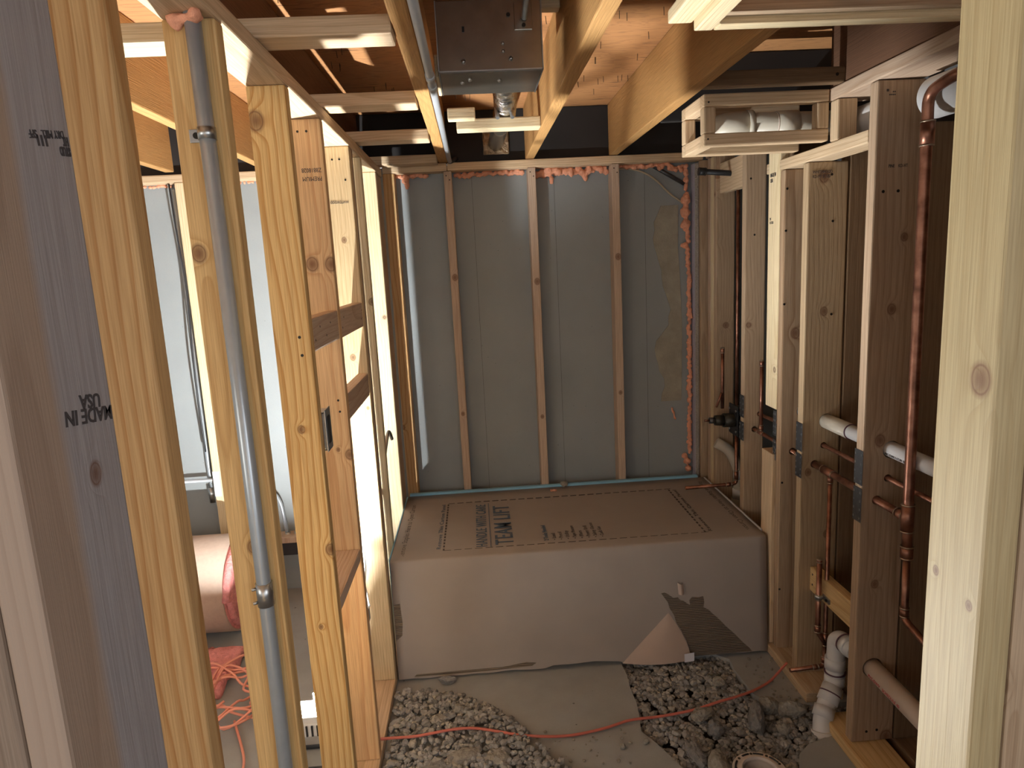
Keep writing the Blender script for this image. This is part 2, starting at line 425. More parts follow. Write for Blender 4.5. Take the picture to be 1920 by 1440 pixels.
def text(body, size, M, mat, parent, name='lettering', sx=1.0, bold=0.0, ext=.0004, align='LEFT', spacing=1.0, line=1.0):
    cu = bpy.data.curves.new(name, 'FONT'); cu.body = body; cu.size = size; cu.extrude = ext; cu.offset = bold
    cu.align_x = align; cu.space_character = spacing; cu.space_line = line; cu.resolution_u = 3
    t = bpy.data.objects.new('tmp', cu); COL.objects.link(t)
    bpy.context.view_layer.update()
    me = bpy.data.meshes.new_from_object(t.evaluated_get(bpy.context.evaluated_depsgraph_get()))
    bpy.data.objects.remove(t)
    for v in me.vertices: v.co.x *= sx
    me.materials.clear(); me.materials.append(mat)
    o = bpy.data.objects.new(name, me); COL.objects.link(o)
    o.matrix_world = M
    if parent is not None: o.parent = parent; o.matrix_parent_inverse = pmat(parent).inverted()
    return o
def frame(o, right, up):
    r = Vector(right).normalized(); u = Vector(up).normalized(); n = r.cross(u)
    return Matrix.Translation(o) @ Matrix((r, u, n)).transposed().to_4x4()

# ================================================================ SETTING
# floor slab with a broken-out trench
def jag(pts, amp=.008, step=.05):
    out = []
    for (a, b) in zip(pts, pts[1:]):
        n = max(1, int(math.dist(a, b)/step))
        for k in range(n):
            t = k/n; j = amp if 0 < k else amp*.4
            out.append((a[0]+(b[0]-a[0])*t+random.uniform(-j, j), a[1]+(b[1]-a[1])*t+random.uniform(-j, j)))
    out.append(pts[-1]); return out
edge = jag([(1.7, 2.03), (1.114, 2.023), (1.034, 1.993), (.984, 1.948), (.956, 1.891), (.95, 1.75), (.86, 1.66), (.72, 1.68),
            (.62, 1.80), (.583, 1.935), (.533, 2.059), (.497, 2.123), (.507, 2.221), (.515, 2.56), (.9, 2.56), (.958, 2.507),
            (.955, 2.364), (.96, 2.273), (.997, 2.227), (1.063, 2.202), (1.15, 2.19), (1.7, 2.19)])
mb = MB(); mb.poly([(-2.6, -2.8), (1.7, -2.8)]+edge+[(1.7, 3.6), (-2.6, 3.6)], -.11, 0)
struct(mb.build('floor', M_SLAB))
mb = MB(); mb.box(-2.6, 1.7, -2.8, 3.6, -.16, -.075); struct(mb.build('floor_subgrade', M_SOIL))
# concrete walls
mb = MB(); mb.box(-2.6, 1.7, 3.45, 3.6, -.11, 2.14); wb = struct(mb.build('wall_back', M_WALL))
mb = MB(); mb.box(-2.7, -2.6, -2.8, 3.6, -.11, 2.38); struct(mb.build('wall_left', M_WALL))
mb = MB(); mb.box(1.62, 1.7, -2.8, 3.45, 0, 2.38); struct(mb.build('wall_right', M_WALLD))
# form-tie seams and the parged patch on the back wall are part of it
mb = MB()
for x in (-.105+.12, .42, .872): mb.box(x-.0007, x+.0007, 3.4493, 3.4505, 0, 2.1)
o = mb.build('form_seams', M_WALLD, wb)
mb = MB(); pts = []
for k in range(26):
    t = k/25; z = .9+1.0*(1-t)
    pts.append((.945+.05*noise.noise(Vector((t*5, 1, 2)))+.02*random.random()-.03*math.sin(t*9), z))
pts2 = [(1.05+.025*noise.noise(Vector((k*.35, 7, 2))), .9+k*.2) for k in range(6)]
vs = [mb.bm.verts.new((x, 3.446, z)) for x, z in pts+pts2]
f = mb.bm.faces.new(vs); e = bmesh.ops.extrude_face_region(mb.bm, geom=[f])
for v in e['geom']:
    if isinstance(v, bmesh.types.BMVert): v.co.y = 3.452
bmesh.ops.triangulate(mb.bm, faces=mb.bm.faces[:]); mb.build('mortar_patch', M_PARGE, wb)

# ceiling: subfloor + joists + rim
mb = MB(); mb.box(-2.7, 1.7, -2.8, 3.6, 2.378, 2.40); struct(mb.build('ceiling', M_PLY))
JL = ['orange engineered floor joist just left of the sheet metal duct box, seen end to end',
      'orange floor joist passing right beside the duct box', 'wide orange floor joist above the framed soffit',
      'dark joist above the plate of the plumbing wall']
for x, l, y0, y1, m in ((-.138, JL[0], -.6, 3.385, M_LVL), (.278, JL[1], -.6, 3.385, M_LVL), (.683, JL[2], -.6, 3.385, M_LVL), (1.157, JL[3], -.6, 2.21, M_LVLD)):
    board('floor_joist', x, x+.042, y0, y1, 2.142, 2.377, 'y', m, l, 'joist', 'floor joists')
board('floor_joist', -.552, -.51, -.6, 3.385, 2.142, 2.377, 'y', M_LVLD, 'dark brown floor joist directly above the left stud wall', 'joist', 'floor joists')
board('floor_joist', -.957, -.915, -.6, 3.385, 2.142, 2.377, 'y', M_LVL, 'lit joist over the left room, nearest to the stud wall', 'joist', 'floor joists')
board('floor_joist', -1.382, -1.34, -.6, 3.30, 2.142, 2.377, 'y', M_LVL, 'lit joist over the left room with its cut end showing above the far plate', 'joist', 'floor joists')
board('floor_joist', -1.80, -1.758, -.6, 3.385, 2.142, 2.377, 'y', M_LVL, 'outermost joist over the left room, farthest from the stud wall', 'joist', 'floor joists')
M_RIM = simple('rim_coating_bay_shade', (.018, .015, .014), .8, nscale=8, namt=.3)
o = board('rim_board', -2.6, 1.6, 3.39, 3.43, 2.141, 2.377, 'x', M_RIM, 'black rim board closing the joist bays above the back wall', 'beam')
# black sheet standing in for the shade deep in the joist bay
board('bay_shade_sheet', .73, 1.60, 2.62, 2.64, 2.142, 2.377, 'x', M_RIM, 'black sheet standing in for the shade in the joist bay behind the soffit', 'panel')

# ================================================================ BACK FRAMING
board('top_plate', -.405, -.1, 3.36, 3.448, 2.102, 2.139, 'x', M_PINE, 'short left length of the plate along the top of the back wall', 'plate')
board('top_plate', -.098, 1.14, 3.36, 3.448, 2.102, 2.139, 'x', M_PINE, 'long plate along the top of the back wall, right of the short length', 'plate')
board('top_plate', -2.3, -.51, 3.36, 3.448, 2.105, 2.141, 'x', M_PINE, 'brightly lit plate along the top of the left room wall', 'plate')
for x, kz, l in ((-.117, 1.60, 'pink-tan furring stud on the back wall, first from the left corner'), (.285, 1.56, 'middle furring stud on the back wall with a knot at mid height'),
             (.69, 1.66, 'furring stud on the back wall nearest the plumbing corner')):
    s = board('wall_stud', x, x+.038, 3.36, 3.448, .035, 2.101, 'z', wood('pine_furring', (.62, .49, .38), (.44, .30, .22), 110, .5, knotty=0, knots=[(.004, -.044, kz-1.068, .009), (0, -.044, kz-1.75, .006)]), l, STUD, 'back wall studs')
    screw_heads(s, [(x+.012, 3.36, 2.08), (x+.027, 3.36, 2.06)], (0, -1, 0), .003)
board('wall_stud', -.405, -.352, 3.36, 3.448, .035, 2.101, 'z', M_PINEO, 'reddish stud in the left corner of the back wall', STUD)
board('bottom_plate', -.405, 1.14, 3.36, 3.448, 0, .034, 'x', M_PINER, 'bottom plate of the back wall behind the carton', 'plate')
s = board('wall_stud', -1.372, -1.322, 3.36, 3.448, .0, 2.104, 'z', M_WHITEWOOD, 'bright furring stud on the pale wall of the left room', STUD)
mb = MB(); mb.box(-1.372, -1.34, 3.3575, 3.3598, .57, .70); tag(mb.build('nail_plate', M_LABEL), 'grey steel plate on the bright left room stud', 'plate')
# wiring and pipes in the left room
tag(MB().tube([(-2.4, 3.40, .64), (-1.35, 3.40, .645)], .0095).build('water_pipe', M_GREYPIPE), 'thin grey pipe running level across the left room wall', 'pipe')
def conduit(name, pts, label, r=.0105, coup=None, rad=.08):
    e = empty(name, pts[0], label, 'conduit')
    MB().tube(path(pts, rad), r).build('tube', M_EMT, e)
    if coup:
        for (a, b) in coup: MB().tube([a, b], r*1.35, 18).build('coupling', M_STEEL, e)
    return e
conduit('metal_conduit', [(-1.40, 3.425, 2.08), (-1.415, 3.425, .60), (-1.34, 3.425, .34), (-1.25, 3.425, .22)], 'metal conduit dropping down the left room wall beside the bright stud', .011,
        [((-1.415, 3.42, .60), (-1.413, 3.42, .52))], .12)
conduit('metal_conduit', [(-1.15, 3.42, .60), (-1.07, 3.41, .52), (-1.045, 3.40, .30)], 'left of two curved conduits entering the outlet box in the left room', .010, [((-1.047, 3.40, .34), (-1.045, 3.40, .30))])
conduit('metal_conduit', [(-.93, 3.42, .60), (-.985, 3.41, .52), (-1.0, 3.40, .30)], 'right of two curved conduits entering the outlet box in the left room', .010, [((-1.0, 3.40, .34), (-1.0, 3.40, .30))])
mb = MB(); mb.box(-1.12, -.92, 3.365, 3.44, .225, .298, .004); eb = tag(mb.build('outlet_box', M_RUBBER), 'dark box under the curved conduits in the left room', 'box')
MB().box(-1.13, -.91, 3.345, 3.44, .299, .33, .003).build('lid', M_PINER, eb)
tag(MB().tube(spline([(-1.40, 3.37, 2.10), (-1.385, 3.345, 1.9), (-1.375, 3.35, 1.6), (-1.39, 3.35, 1.2), (-1.40, 3.38, .8)]), .0045, 8).build('hanging_cable', M_RUBBER), 'dark cable hanging beside the bright left room stud', 'cable')

# expanding foam
def foam(label, segs, r, dens=.012, y=(3.40, 3.445), drips=()):
    mb = MB()
    for (a, b, h) in segs:
        a = Vector(a); b = Vector(b); n = max(2, int((b-a).length/dens))
        for k in range(n+1):
            p = a.lerp(b, k/n)
            for _ in range(2):
                mb.blob(p+Vector((random.uniform(-r*.6, r*.6), random.uniform(-r*.6, r*.6), random.uniform(-h, h*.3))), r*random.uniform(.6, 1.15), 1)
    for (p, rr) in drips: mb.blob(p, rr, 2)
    o = mb.build('spray_foam', M_FOAM)
    md = o.modifiers.new('r', 'REMESH'); md.mode = 'VOXEL'; md.voxel_size = .0042; md.use_smooth_shade = True
    return tag(o, label, 'foam')
yy = 3.432
foam('orange spray foam drip under the plate at the left corner of the back wall', [((-.34, yy, 2.095), (-.20, yy, 2.095), .008)], .011, drips=[((-.305, yy, 2.075), .018), ((-.30, yy, 2.055), .014), ((-.30, yy, 2.04), .009)])
foam('orange spray foam bead under the plate, between first and middle furring studs', [((-.06, yy, 2.093), (.27, yy, 2.095), .012)], .013)
foam('thick ragged orange spray foam under the plate, right of the middle furring stud', [((.33, yy, 2.09), (.67, yy, 2.093), .022)], .017, drips=[((.405, yy-.01, 2.05), .012), ((.405, yy-.01, 2.035), .010), ((.57, yy, 2.06), .016), ((.575, yy, 2.045), .012)])
foam('orange spray foam bead under the plate at the right end of the back wall', [((.74, yy, 2.095), (.95, yy, 2.095), .008), ((.95, yy, 2.095), (1.08, yy, 2.08), .02)], .013)
foam('long orange spray foam bead down the right corner of the back wall',
     [((1.075, yy, 2.08), (1.08, yy, 1.98), .012), ((1.075, yy-.004, 1.96), (1.072, yy-.004, 1.78), .012), ((1.085, yy, 1.77), (1.085, yy, 1.72), .005),
      ((1.08, yy, 1.70), (1.088, yy, 1.55), .004), ((1.09, yy, 1.55), (1.088, yy, .62), .004)], .0115, .011,
     drips=[((1.072, yy-.008, 1.92), .026), ((1.068, yy-.008, 1.86), .026), ((1.07, yy-.008, 1.80), .026), ((1.07, yy, 1.70), .016), ((1.055, yy, 1.70), .010),
            ((1.06, yy, .60), .016), ((1.075, yy, .57), .02), ((1.08, yy, .53), .018)])
foam('orange spray foam line under the bright plate of the left room', [((-1.8, yy, 2.10), (-.75, yy, 2.10), .005)], .009, .02)
o = foam('small orange foam smear stuck low on the back wall near the right corner', [((1.00, 3.445, .86), (1.015, 3.445, .80), .004)], .006, .008)
# cable and slanted channel at the top right of the back wall
tag(MB().tube(spline([(.735, 3.435, 2.085), (.80, 3.435, 2.082), (.87, 3.435, 2.06), (.93, 3.435, 2.02), (.99, 3.435, 1.96), (1.07, 3.435, 1.90)]), .005, 10).build('cable', M_WIRE), 'tan cable drooping across the top right of the back wall', 'cable')
tag(MB().tube([(.90, 3.44, 2.10), (1.07, 3.44, 2.00)], .010, 8).build('steel_rod', M_PLATE), 'grey rod slanting into the foam at the top right corner', 'rod')
# ceiling insulation conduit along the joist
e = empty('grey_conduit', (-.08, .4, 2.13), 'light grey conduit running along the joist left of the duct box', 'conduit')
MB().tube([(-.083, .2, 2.137), (-.083, 3.30, 2.137)], .0105, 16).build('tube', M_GREYPIPE, e)
for y in (1.85, 1.95): MB().tube([(-.083, y, 2.137), (-.083, y+.04, 2.137)], .0125, 16).build('coupling', M_GREYPIPE, e)
MB().tube(path([(-.083, 3.29, 2.137), (-.083, 3.34, 2.137), (-.05, 3.375, 2.16)], .03), .010, 12).build('elbow', M_PLATE, e)

# ================================================================ LEFT WALL
LX0, LX1 = -.499, -.41
MS2 = wood('pine_conduit_stud', (.68, .47, .215), (.44, .24, .08), 66, .6, knots=[(-.031, -.019, .635, .009), (.001, -.019, .079, .008)], knotty=0)
MS3 = wood('pine_knotted_top', (.70, .49, .22), (.44, .21, .05), 62, .95, knots=[(-.030, -.019, .945, .013), (.041, -.019, -.116, .009), (-.005, -.019, -.33, .004), (-.001, -.019, .207, .006)], knotty=0)
MS4 = wood('pine_two_knots', (.70, .47, .25), (.48, .24, .10), 60, .7, knots=[(-.016, -.019, .618, .012), (.038, -.019, .615, .012), (.039, -.019, .037, .009), (.006, -.019, .055, .004)], knotty=0)
MS5 = wood('pine_pale_small_knots', (.72, .56, .33), (.50, .34, .16), 95, .5, knots=[(.001, -.019, .703, .006), (-.006, -.019, .282, .007), (.032, -.019, .09, .004)], knotty=0)
left = [(.875, M_PINEO, 'orange-tinted stud of the left wall nearest the camera, beyond the grey post'),
        (1.255, MS2, 'left wall stud with the metal conduit strapped to its face'),
        (1.682, MS3, 'broad left wall stud with a big round knot near its top'),
        (2.043, MS4, 'left wall stud with two brown knots side by side above the blocking'),
        (2.49, MS5, 'pale left wall stud where both upper blocks end'),
        (2.530, M_PINEB, 'stud doubled against the back of the pale stud'),
        (2.735, M_WHITEWOOD, 'bright stud seen as a thin strip beyond the pale left wall stud'),
        (3.150, M_WHITEWOOD, 'last bright stud of the left wall before the corner')]
studs = []
for y, m, l in left:
    x0 = -.488 if abs(y-2.735) < .001 else LX0
    s = board('wall_stud', x0, LX1, y, y+.038, .039, 2.084, 'z', m, l, STUD, 'left wall studs')
    studs.append(s)
screw_heads(studs[3], [(-.475, 2.043, 2.05), (-.45, 2.043, 2.05)], (0, -1, 0), .0035)
screw_heads(studs[4], [(-.47, 2.49, 2.04), (-.445, 2.49, 2.04), (-.43, 2.49, 1.97)], (0, -1, 0), .0035)
screw_heads(studs[2], [(-.436, 1.682, 1.50), (-.434, 1.682, 1.455)], (0, -1, 0), .0038)
screw_heads(studs[3], [(-.434, 2.043, 1.27), (-.432, 2.043, 1.235)], (0, -1, 0), .0035)
board('wall_stud', LX0, -.412, 3.190, 3.228, .039, 2.084, 'z', M_PINER, 'rosy stud doubled behind the last bright stud of the left wall', STUD)
board('wall_stud', LX0, -.414, 3.230, 3.35, .039, 2.084, 'z', M_PINER, 'rosy corner stud where the left wall meets the back wall', STUD)
board('top_plate', LX0-.002, LX1+.002, .746, 3.355, 2.085, 2.123, 'y', M_PINE, 'top plate running along the left stud wall', 'plate')
board('bottom_plate', LX0, LX1, .87, 3.355, 0.0, .038, 'y', M_PINE, 'bottom plate under the left stud wall', 'plate')
# stamps
text('PREMIUM\nZ8818028', .017, frame((-.418, 2.0425, 1.925), (-1, 0, 0), (0, 0, -1)), M_STAMP, studs[3], 'grade_stamp', sx=.8, line=1.4)
text('WHITEWOOD', .014, frame((-.425, 2.4895, 1.90), (-1, 0, 0), (0, 0, -1)), M_STAMP, studs[4], 'grade_stamp', sx=.7)
# blocks
MB1 = wood('block_grey_brown', (.36, .255, .20), (.22, .14, .10), 90, .4, knotty=.05)
b1 = board('blocking', -.449, -.411, 1.721, 2.042, 1.457, 1.542, 'y', M_PINER, 'upper block between the big-knot stud and the two-knot stud', 'blocking')
b2 = board('blocking', -.449, -.411, 2.082, 2.489, 1.455, 1.542, 'y', M_PINER, 'upper block just left of the pale stud, level with its neighbour', 'blocking')
b3 = board('blocking', -.449, -.411, 2.082, 2.489, 1.200, 1.283, 'y', M_PINER, 'second block down between the two-knot stud and the pale stud', 'blocking')
b4 = board('blocking', -.499, -.411, 1.721, 2.042, .752, .790, 'y', M_PINER, 'low flat block near the knee of the left wall', 'blocking')
for o_, ys in ((b1, (1.74, 1.80, 1.87, 1.93)), (b2, (2.10, 2.13, 2.45, 2.47))):
    screw_heads(o_, [(-.411, y, 1.50+.015*((i % 2)*2-1)) for i, y in enumerate(ys)], (1, 0, 0), .0028)
# device box on the far side of the big-knot stud
e = empty('outlet_box', (-.42, 1.74, 1.20), 'blue-grey steel outlet box nailed inside the left wall at hip height', 'outlet box')
mb = MB(); mb.box(-.47, -.405, 1.722, 1.726, 1.20, 1.30); mb.box(-.47, -.405, 1.772, 1.776, 1.20, 1.30)
mb.box(-.47, -.405, 1.722, 1.776, 1.297, 1.301); mb.box(-.47, -.405, 1.722, 1.776, 1.199, 1.203); mb.box(-.471, -.468, 1.722, 1.776, 1.20, 1.30)
mb.build('housing', M_STEEL, e)
MB().box(-.455, -.40, 1.732, 1.768, 1.212, 1.288, .006).build('device', M_RUBBER, e)
MB().box(-.405, -.402, 1.719, 1.78, 1.196, 1.306, .001).build('bracket', M_STEEL, e)
# low box + cable loop
e = empty('outlet_box', (-.43, 2.09, .46), 'small outlet box low on the left wall under a looped cable', 'outlet box')
MB().box(-.485, -.42, 2.083, 2.135, .44, .56, .004).build('housing', M_LABEL, e)
MB().box(-.42, -.417, 2.078, 2.14, .50, .545, .001).build('bracket', M_STEEL, e)
tag(MB().tube(spline([(-.45, 2.30, .46), (-.44, 2.20, .60), (-.44, 2.16, .72), (-.445, 2.21, .775), (-.45, 2.27, .73), (-.452, 2.30, .60), (-.455, 2.20, .52), (-.45, 2.13, .50)]), .0045, 8).build('cable_loop', M_WIREW), 'white cable looping up from the low outlet box', 'cable')
tag(MB().tube(path([(-.46, 2.60, .60), (-.44, 2.78, .80), (-.42, 2.95, .96), (-.415, 3.0, .90)], .05), .008, 10).build('curved_pipe', M_STEEL), 'grey bent tube between the last studs of the left wall', 'pipe')
# conduit on stud 2
e = empty('metal_conduit', (-.437, 1.24, .9), 'tall silver conduit strapped to the face of a left wall stud', 'conduit')
MB().tube([(-.440, 1.236, 2.10), (-.437, 1.238, 1.05), (-.440, 1.238, .06)], .0135, 24).build('tube', M_EMT, e)
MB().tube([(-.437, 1.238, 1.075), (-.437, 1.238, 1.028)], .0158, 24).build('coupling', M_STEEL, e)
for z in (1.066, 1.038): MB().tube([(-.450, 1.230, z), (-.457, 1.226, z)], .0032, 8).build('set_screw', M_STEEL, e)
st = MB(); st.tube([(-.4395, 1.237, 1.905), (-.4395, 1.237, 1.885)], .0152, 24); st.box(-.475, -.45, 1.2515, 1.2545, 1.884, 1.906, .001)
so = st.build('strap', M_STEEL, e); MB().tube([(-.463, 1.2525, 1.895), (-.463, 1.2495, 1.895)], .0055, 12).build('screw', M_SCREW, so)
foam('orange foam ball where the conduit passes the top plate', [((-.468, 1.235, 2.076), (-.425, 1.225, 2.076), .004)], .010, .01, drips=[((-.466, 1.235, 2.068), .010), ((-.43, 1.218, 2.078), .010)])

# ladder blocks between left wall and first joist
lad = [(1.49, 1.578, 'ladder block nearest the camera between the left wall and the first joist'), (2.10, 2.186, 'second ladder block from the camera beside the first joist'),
       (2.655, 2.745, 'third ladder block from the camera, with a nailed joist end above'), (3.24, 3.33, 'last ladder block, against the back wall plate')]
for y0, y1, l in lad:
    board('ladder_block', -.498, -.1385, y0, y1, 2.1245, 2.1625, 'x', M_PINE, l, 'blocking', 'ladder blocks')
board('ladder_block', -1.33, -.56, 1.43, 1.52, 2.104, 2.141, 'x', M_WHITEWOOD, 'white lit cross piece over the left room near the grey post', 'blocking')

# ================================================================ DOORWAY POSTS (foreground)
DY0, DY1 = .655, .744
gp = board('door_post', -.438, -.400, .582, DY1, 0, 2.084, 'z', M_GREYWOOD, 'grey doorway post at the far left with an upside-down MADE IN USA stamp', 'post')
board('door_post', -.4775, -.4395, .582, DY1, 0, 2.084, 'z', M_JAMB, 'second post of the left door jamb, tight against the grey one', 'post')
board('door_post', -.517, -.479, .582, DY1, 0, 2.084, 'z', M_JAMB, 'third post of the left door jamb, at the left edge of the picture', 'post')
board('door_post', -.56, -.519, .582, DY1, 0, 2.084, 'z', M_JAMB, 'outermost post of the left door jamb, hidden in the corner', 'post')
# the camera-side edge of the grey post: stamp on its face, upside down, reading towards the camera
XF = -.3995
U = frame((XF, .741, 1.525), (0, -1, 0), (0, .0, -1))
Ut = lambda y, z, a=0: Matrix.Translation((XF, y, z)) @ Matrix(((0, 0, 1), (-math.cos(a), math.sin(a), 0), (-math.sin(a), -math.cos(a), 0))).to_4x4()
text('MADE IN', .021, Ut(.741, 1.522, -.12), M_STAMP, gp, 'made_in_usa_stamp', bold=.0004, sx=1.0)
text('USA', .020, Ut(.722, 1.5385, -.12), M_STAMP, gp, 'made_in_usa_stamp', bold=.0004, sx=1.0)
text('111', .013, Ut(.703, 1.793, .12), M_STAMP, gp, 'grade_stamp', bold=.0006)
text('STUD\nHT', .012, Ut(.738, 1.788, .10), M_STAMP, gp, 'grade_stamp', bold=.0004, sx=.6, line=.8)
text('DRY MILL   SPF', .011, Ut(.731, 1.803, .16), M_STAMP, gp, 'grade_stamp', sx=.80)
# right
MRP = wood('pine_post_right', (.42, .335, .185), (.30, .21, .095), 60, .35, knotty=0, knots=[(-.019, -.022, .462, .010), (-.019, .028, .222, .0035), (-.019, -.028, .206, .0035)])
rp = board('door_post', .530, .568, DY0+.003, DY1+.004, 0, 2.084, 'z', MRP, 'pale yellow doorway post at the far right, closest to the camera', 'post')
board('door_post', .5695, .6075, DY0+.003, DY1+.004, 0, 2.084, 'z', M_PINEB, 'dark post behind the pale one at the right edge of the picture', 'post')
board('door_post', .610, .648, DY0+.003, DY1+.004, 0, 2.084, 'z', M_PINEO, 'brown third post at the extreme right edge', 'post')
board('door_header', -.60, .70, DY0, DY1, 2.086, 2.124, 'x', M_PINE, 'plate across the top of the doorway, above the picture', 'plate')
# white lumber hanging at top right
board('soffit_runner', .424, .474, .75, 1.468, 2.115, 2.141, 'y', M_WHITEWOOD, 'upper of two white boards ending side by side at the top', 'board')
board('soffit_runner', .4755, .514, .75, 1.462, 2.098, 2.136, 'y', M_WHITEWOOD, 'lower of two white boards at the top, nailed to the dark crosspiece', 'board')
board('soffit_crosspiece', .516, 1.145, 1.424, 1.462, 2.098, 2.141, 'x', M_WHITEWOOD, 'crosspiece running from the white boards to the right wall', 'board')
board('soffit_crosspiece', .516, 1.145, 1.40, 1.4235, 2.112, 2.20, 'x', M_PINEB, 'brown board on edge on top of the pale crosspiece at the top right', 'board')

# ================================================================ RIGHT WALL
RX = 1.15
PY = 1.2  # pipe line
H1, H2, HD = .944, .875, 1.034
PX, PD = 1.232, 1.240   # thin supply line and drain sit deeper in the wall
def rstud(y0, y1, z0, z1, x1, m, label, drill=(), x0=RX): return board('wall_stud', x0, x1, y0, y1, z0, z1, 'z', m, label, STUD, 'right wall studs', drill=drill)
holes6 = [(PX, 2.34, H1, .012, 'y'), (PY, 2.34, H2, .015, 'y'), (PD, 2.34, HD, .028, 'y')]
holes7 = [(PX, 1.955, H1, .012, 'y'), (PY, 1.955, H2, .015, 'y'), (PD, 1.955, HD, .028, 'y'), (PY+.012, 1.955, .305, .034, 'y')]
holes4 = [(1.222, 2.88, H1, .012, 'y'), (PY, 2.88, H2, .014, 'y')]
MR6 = wood('pine_stamped', (.50, .375, .235), (.30, .19, .105), 70, .65, knotty=.0, knots=[(-.015, -.019, .901, .012), (-.002, -.019, .443, .009), (-.044, -.019, -.143, .008), (.034, -.019, -.387, .009)])
MR7 = wood('pine_big_brown', (.48, .35, .24), (.29, .18, .11), 55, .6, knotty=.0, knots=[(-.001, -.019, .393, .009), (.027, -.019, .60, .007), (-.018, -.019, -.005, .011), (-.014, -.019, -.474, .008), (.047, -.019, -1.02, .014)])
MR5 = wood('pine_wavy', (.46, .33, .215), (.25, .145, .08), 45, .9, knotty=.06, knots=[(-.02, -.019, .35, .012)])
r7 = rstud(1.936, 1.974, .039, 2.101, 1.29, MR7, 'dark broad stud of the plumbing wall nearest the camera', holes7)
r6 = rstud(2.324, 2.362, .039, 1.938, 1.29, MR6, 'plumbing wall stud with the short block nailed beside it low down', holes6)
r5 = rstud(2.497, 2.535, .039, 1.938, 1.29, MR5, 'stud with wavy grain just behind the one holding the low block', [(PX, 2.516, H1, .013, 'y'), (PY, 2.516, H2, .015, 'y'), (PD, 2.516, HD, .028, 'y')])
r4 = rstud(2.862, 2.90, .039, 2.10, 1.239, M_PINEB, 'stud standing directly right of the shower valve', holes4)
r3 = rstud(3.209, 3.247, .039, 2.10, 1.239, M_PINEB, 'brown corner stud left of the shower valve')
rstud(3.250, 3.288, .039, 2.10, 1.239, M_WHITEWOOD, 'white-edged stud, first in the corner bundle behind the valve')
rstud(3.291, 3.329, .039, 2.10, 1.239, M_PINER, 'rosy stud, second in the corner bundle behind the valve')
board('wall_stud', 1.128, 1.166, 3.365, 3.40, .035, 2.10, 'z', M_PINEB, 'narrow brown stud against the lilac board edge in the right corner', STUD)
# flat board in front of r5, cut for the pipes
f1 = board('flat_stud', 1.15, 1.186, 2.540, 2.640, 1.035, 2.10, 'z', M_WHITEWOOD, 'pale flat stud turned sideways, above the pipe gap', STUD)
board('flat_stud', 1.138, 1.186, 2.540, 2.640, .039, .855, 'z', M_PINE, 'pale flat stud turned sideways, below the pipe gap', STUD)
text('MADE IN\nUSA', .020, frame((1.1495, 2.622, 1.925), (0, -1, 0), (0, 0, 1)), M_STAMP, f1, 'made_in_usa_stamp', sx=.6, bold=.0004)
text('SPF\nHT STUD', .014, frame((1.1495, 2.622, 1.765), (0, -1, 0), (0, 0, 1)), M_STAMP, f1, 'grade_stamp', sx=.55)
text('WHITEWOOD\nKD-HT STUD', .015, frame((1.165, 2.3235, 1.90), (1, 0, 0), (0, 0, 1)), M_STAMP, r6, 'grade_stamp', sx=.7)
text('PINE    KD-HT', .013, frame((1.19, 1.9355, 1.865), (1, 0, 0), (0, 0, 1)), M_STAMP, r7, 'grade_stamp', sx=.7)
text('"..::', .022, frame((1.175, 1.9355, 2.06), (1, 0, 0), (0, 0, 1)), M_STAMP, r7, 'grade_stamp', bold=.0006)
screw_heads(r6, [(1.232, 2.324, 1.895), (1.24, 2.324, 1.74), (1.245, 2.324, 1.42)], (0, -1, 0), .0045)
screw_heads(r5, [(1.158, 2.497, 1.87), (1.156, 2.497, 1.72), (1.155, 2.497, 1.45), (1.158, 2.497, .30), (1.16, 2.497, .75)], (0, -1, 0), .0045)
screw_heads(r7, [(1.178, 1.936, 1.80), (1.222, 1.936, 1.80), (1.20, 1.936, .075), (1.235, 1.936, .078)], (0, -1, 0), .0045)
screw_heads(r4, [(1.175, 2.862, .415), (1.17, 2.862, .40), (1.178, 2.862, .375), (1.172, 2.862, 1.95), (1.19, 2.862, 1.72)], (0, -1, 0), .0045)
# plates
board('top_plate', RX, 1.29, -.2, 2.215, 2.103, 2.141, 'y', M_PINER, 'plate along the top of the plumbing wall, over the large white pipe', 'plate')
board('top_plate', RX, 1.239, 2.545, 3.36, 2.103, 2.139, 'y', M_PINER, 'far length of the plate above the shower valve end', 'plate')
board('header_plate', RX, 1.24, 1.976, 2.66, 1.940, 1.978, 'y', M_PINE, 'lower plate over the shorter studs, under the soffit pipe opening', 'plate')
board('cripple_stud', RX, 1.212, 2.144, 2.190, 1.979, 2.101, 'z', M_PINE, 'short upright between the two plates at the right end of the soffit', 'stud')
bp1 = board('bottom_plate', 1.13, 1.27, 2.20, 3.36, 0.0, .038, 'y', M_PINE, 'bottom plate from the cut end by the white drain back to the corner', 'plate')
bp2 = board('bottom_plate', 1.13, 1.27, .8, 2.09, 0.0, .038, 'y', M_PINE2, 'bottom plate in the near right corner in front of the white drain', 'plate')
# low nailing block
bl = board('pipe_block', 1.192, 1.228, 1.976, 2.322, .385, .478, 'y', M_PINE2, 'yellow block low between two plumbing studs, holding the copper clamp', 'blocking')
screw_heads(bl, [(1.192, 2.30, .455), (1.192, 2.30, .415), (1.192, 2.0, .44)], (-1, 0, 0), .004)
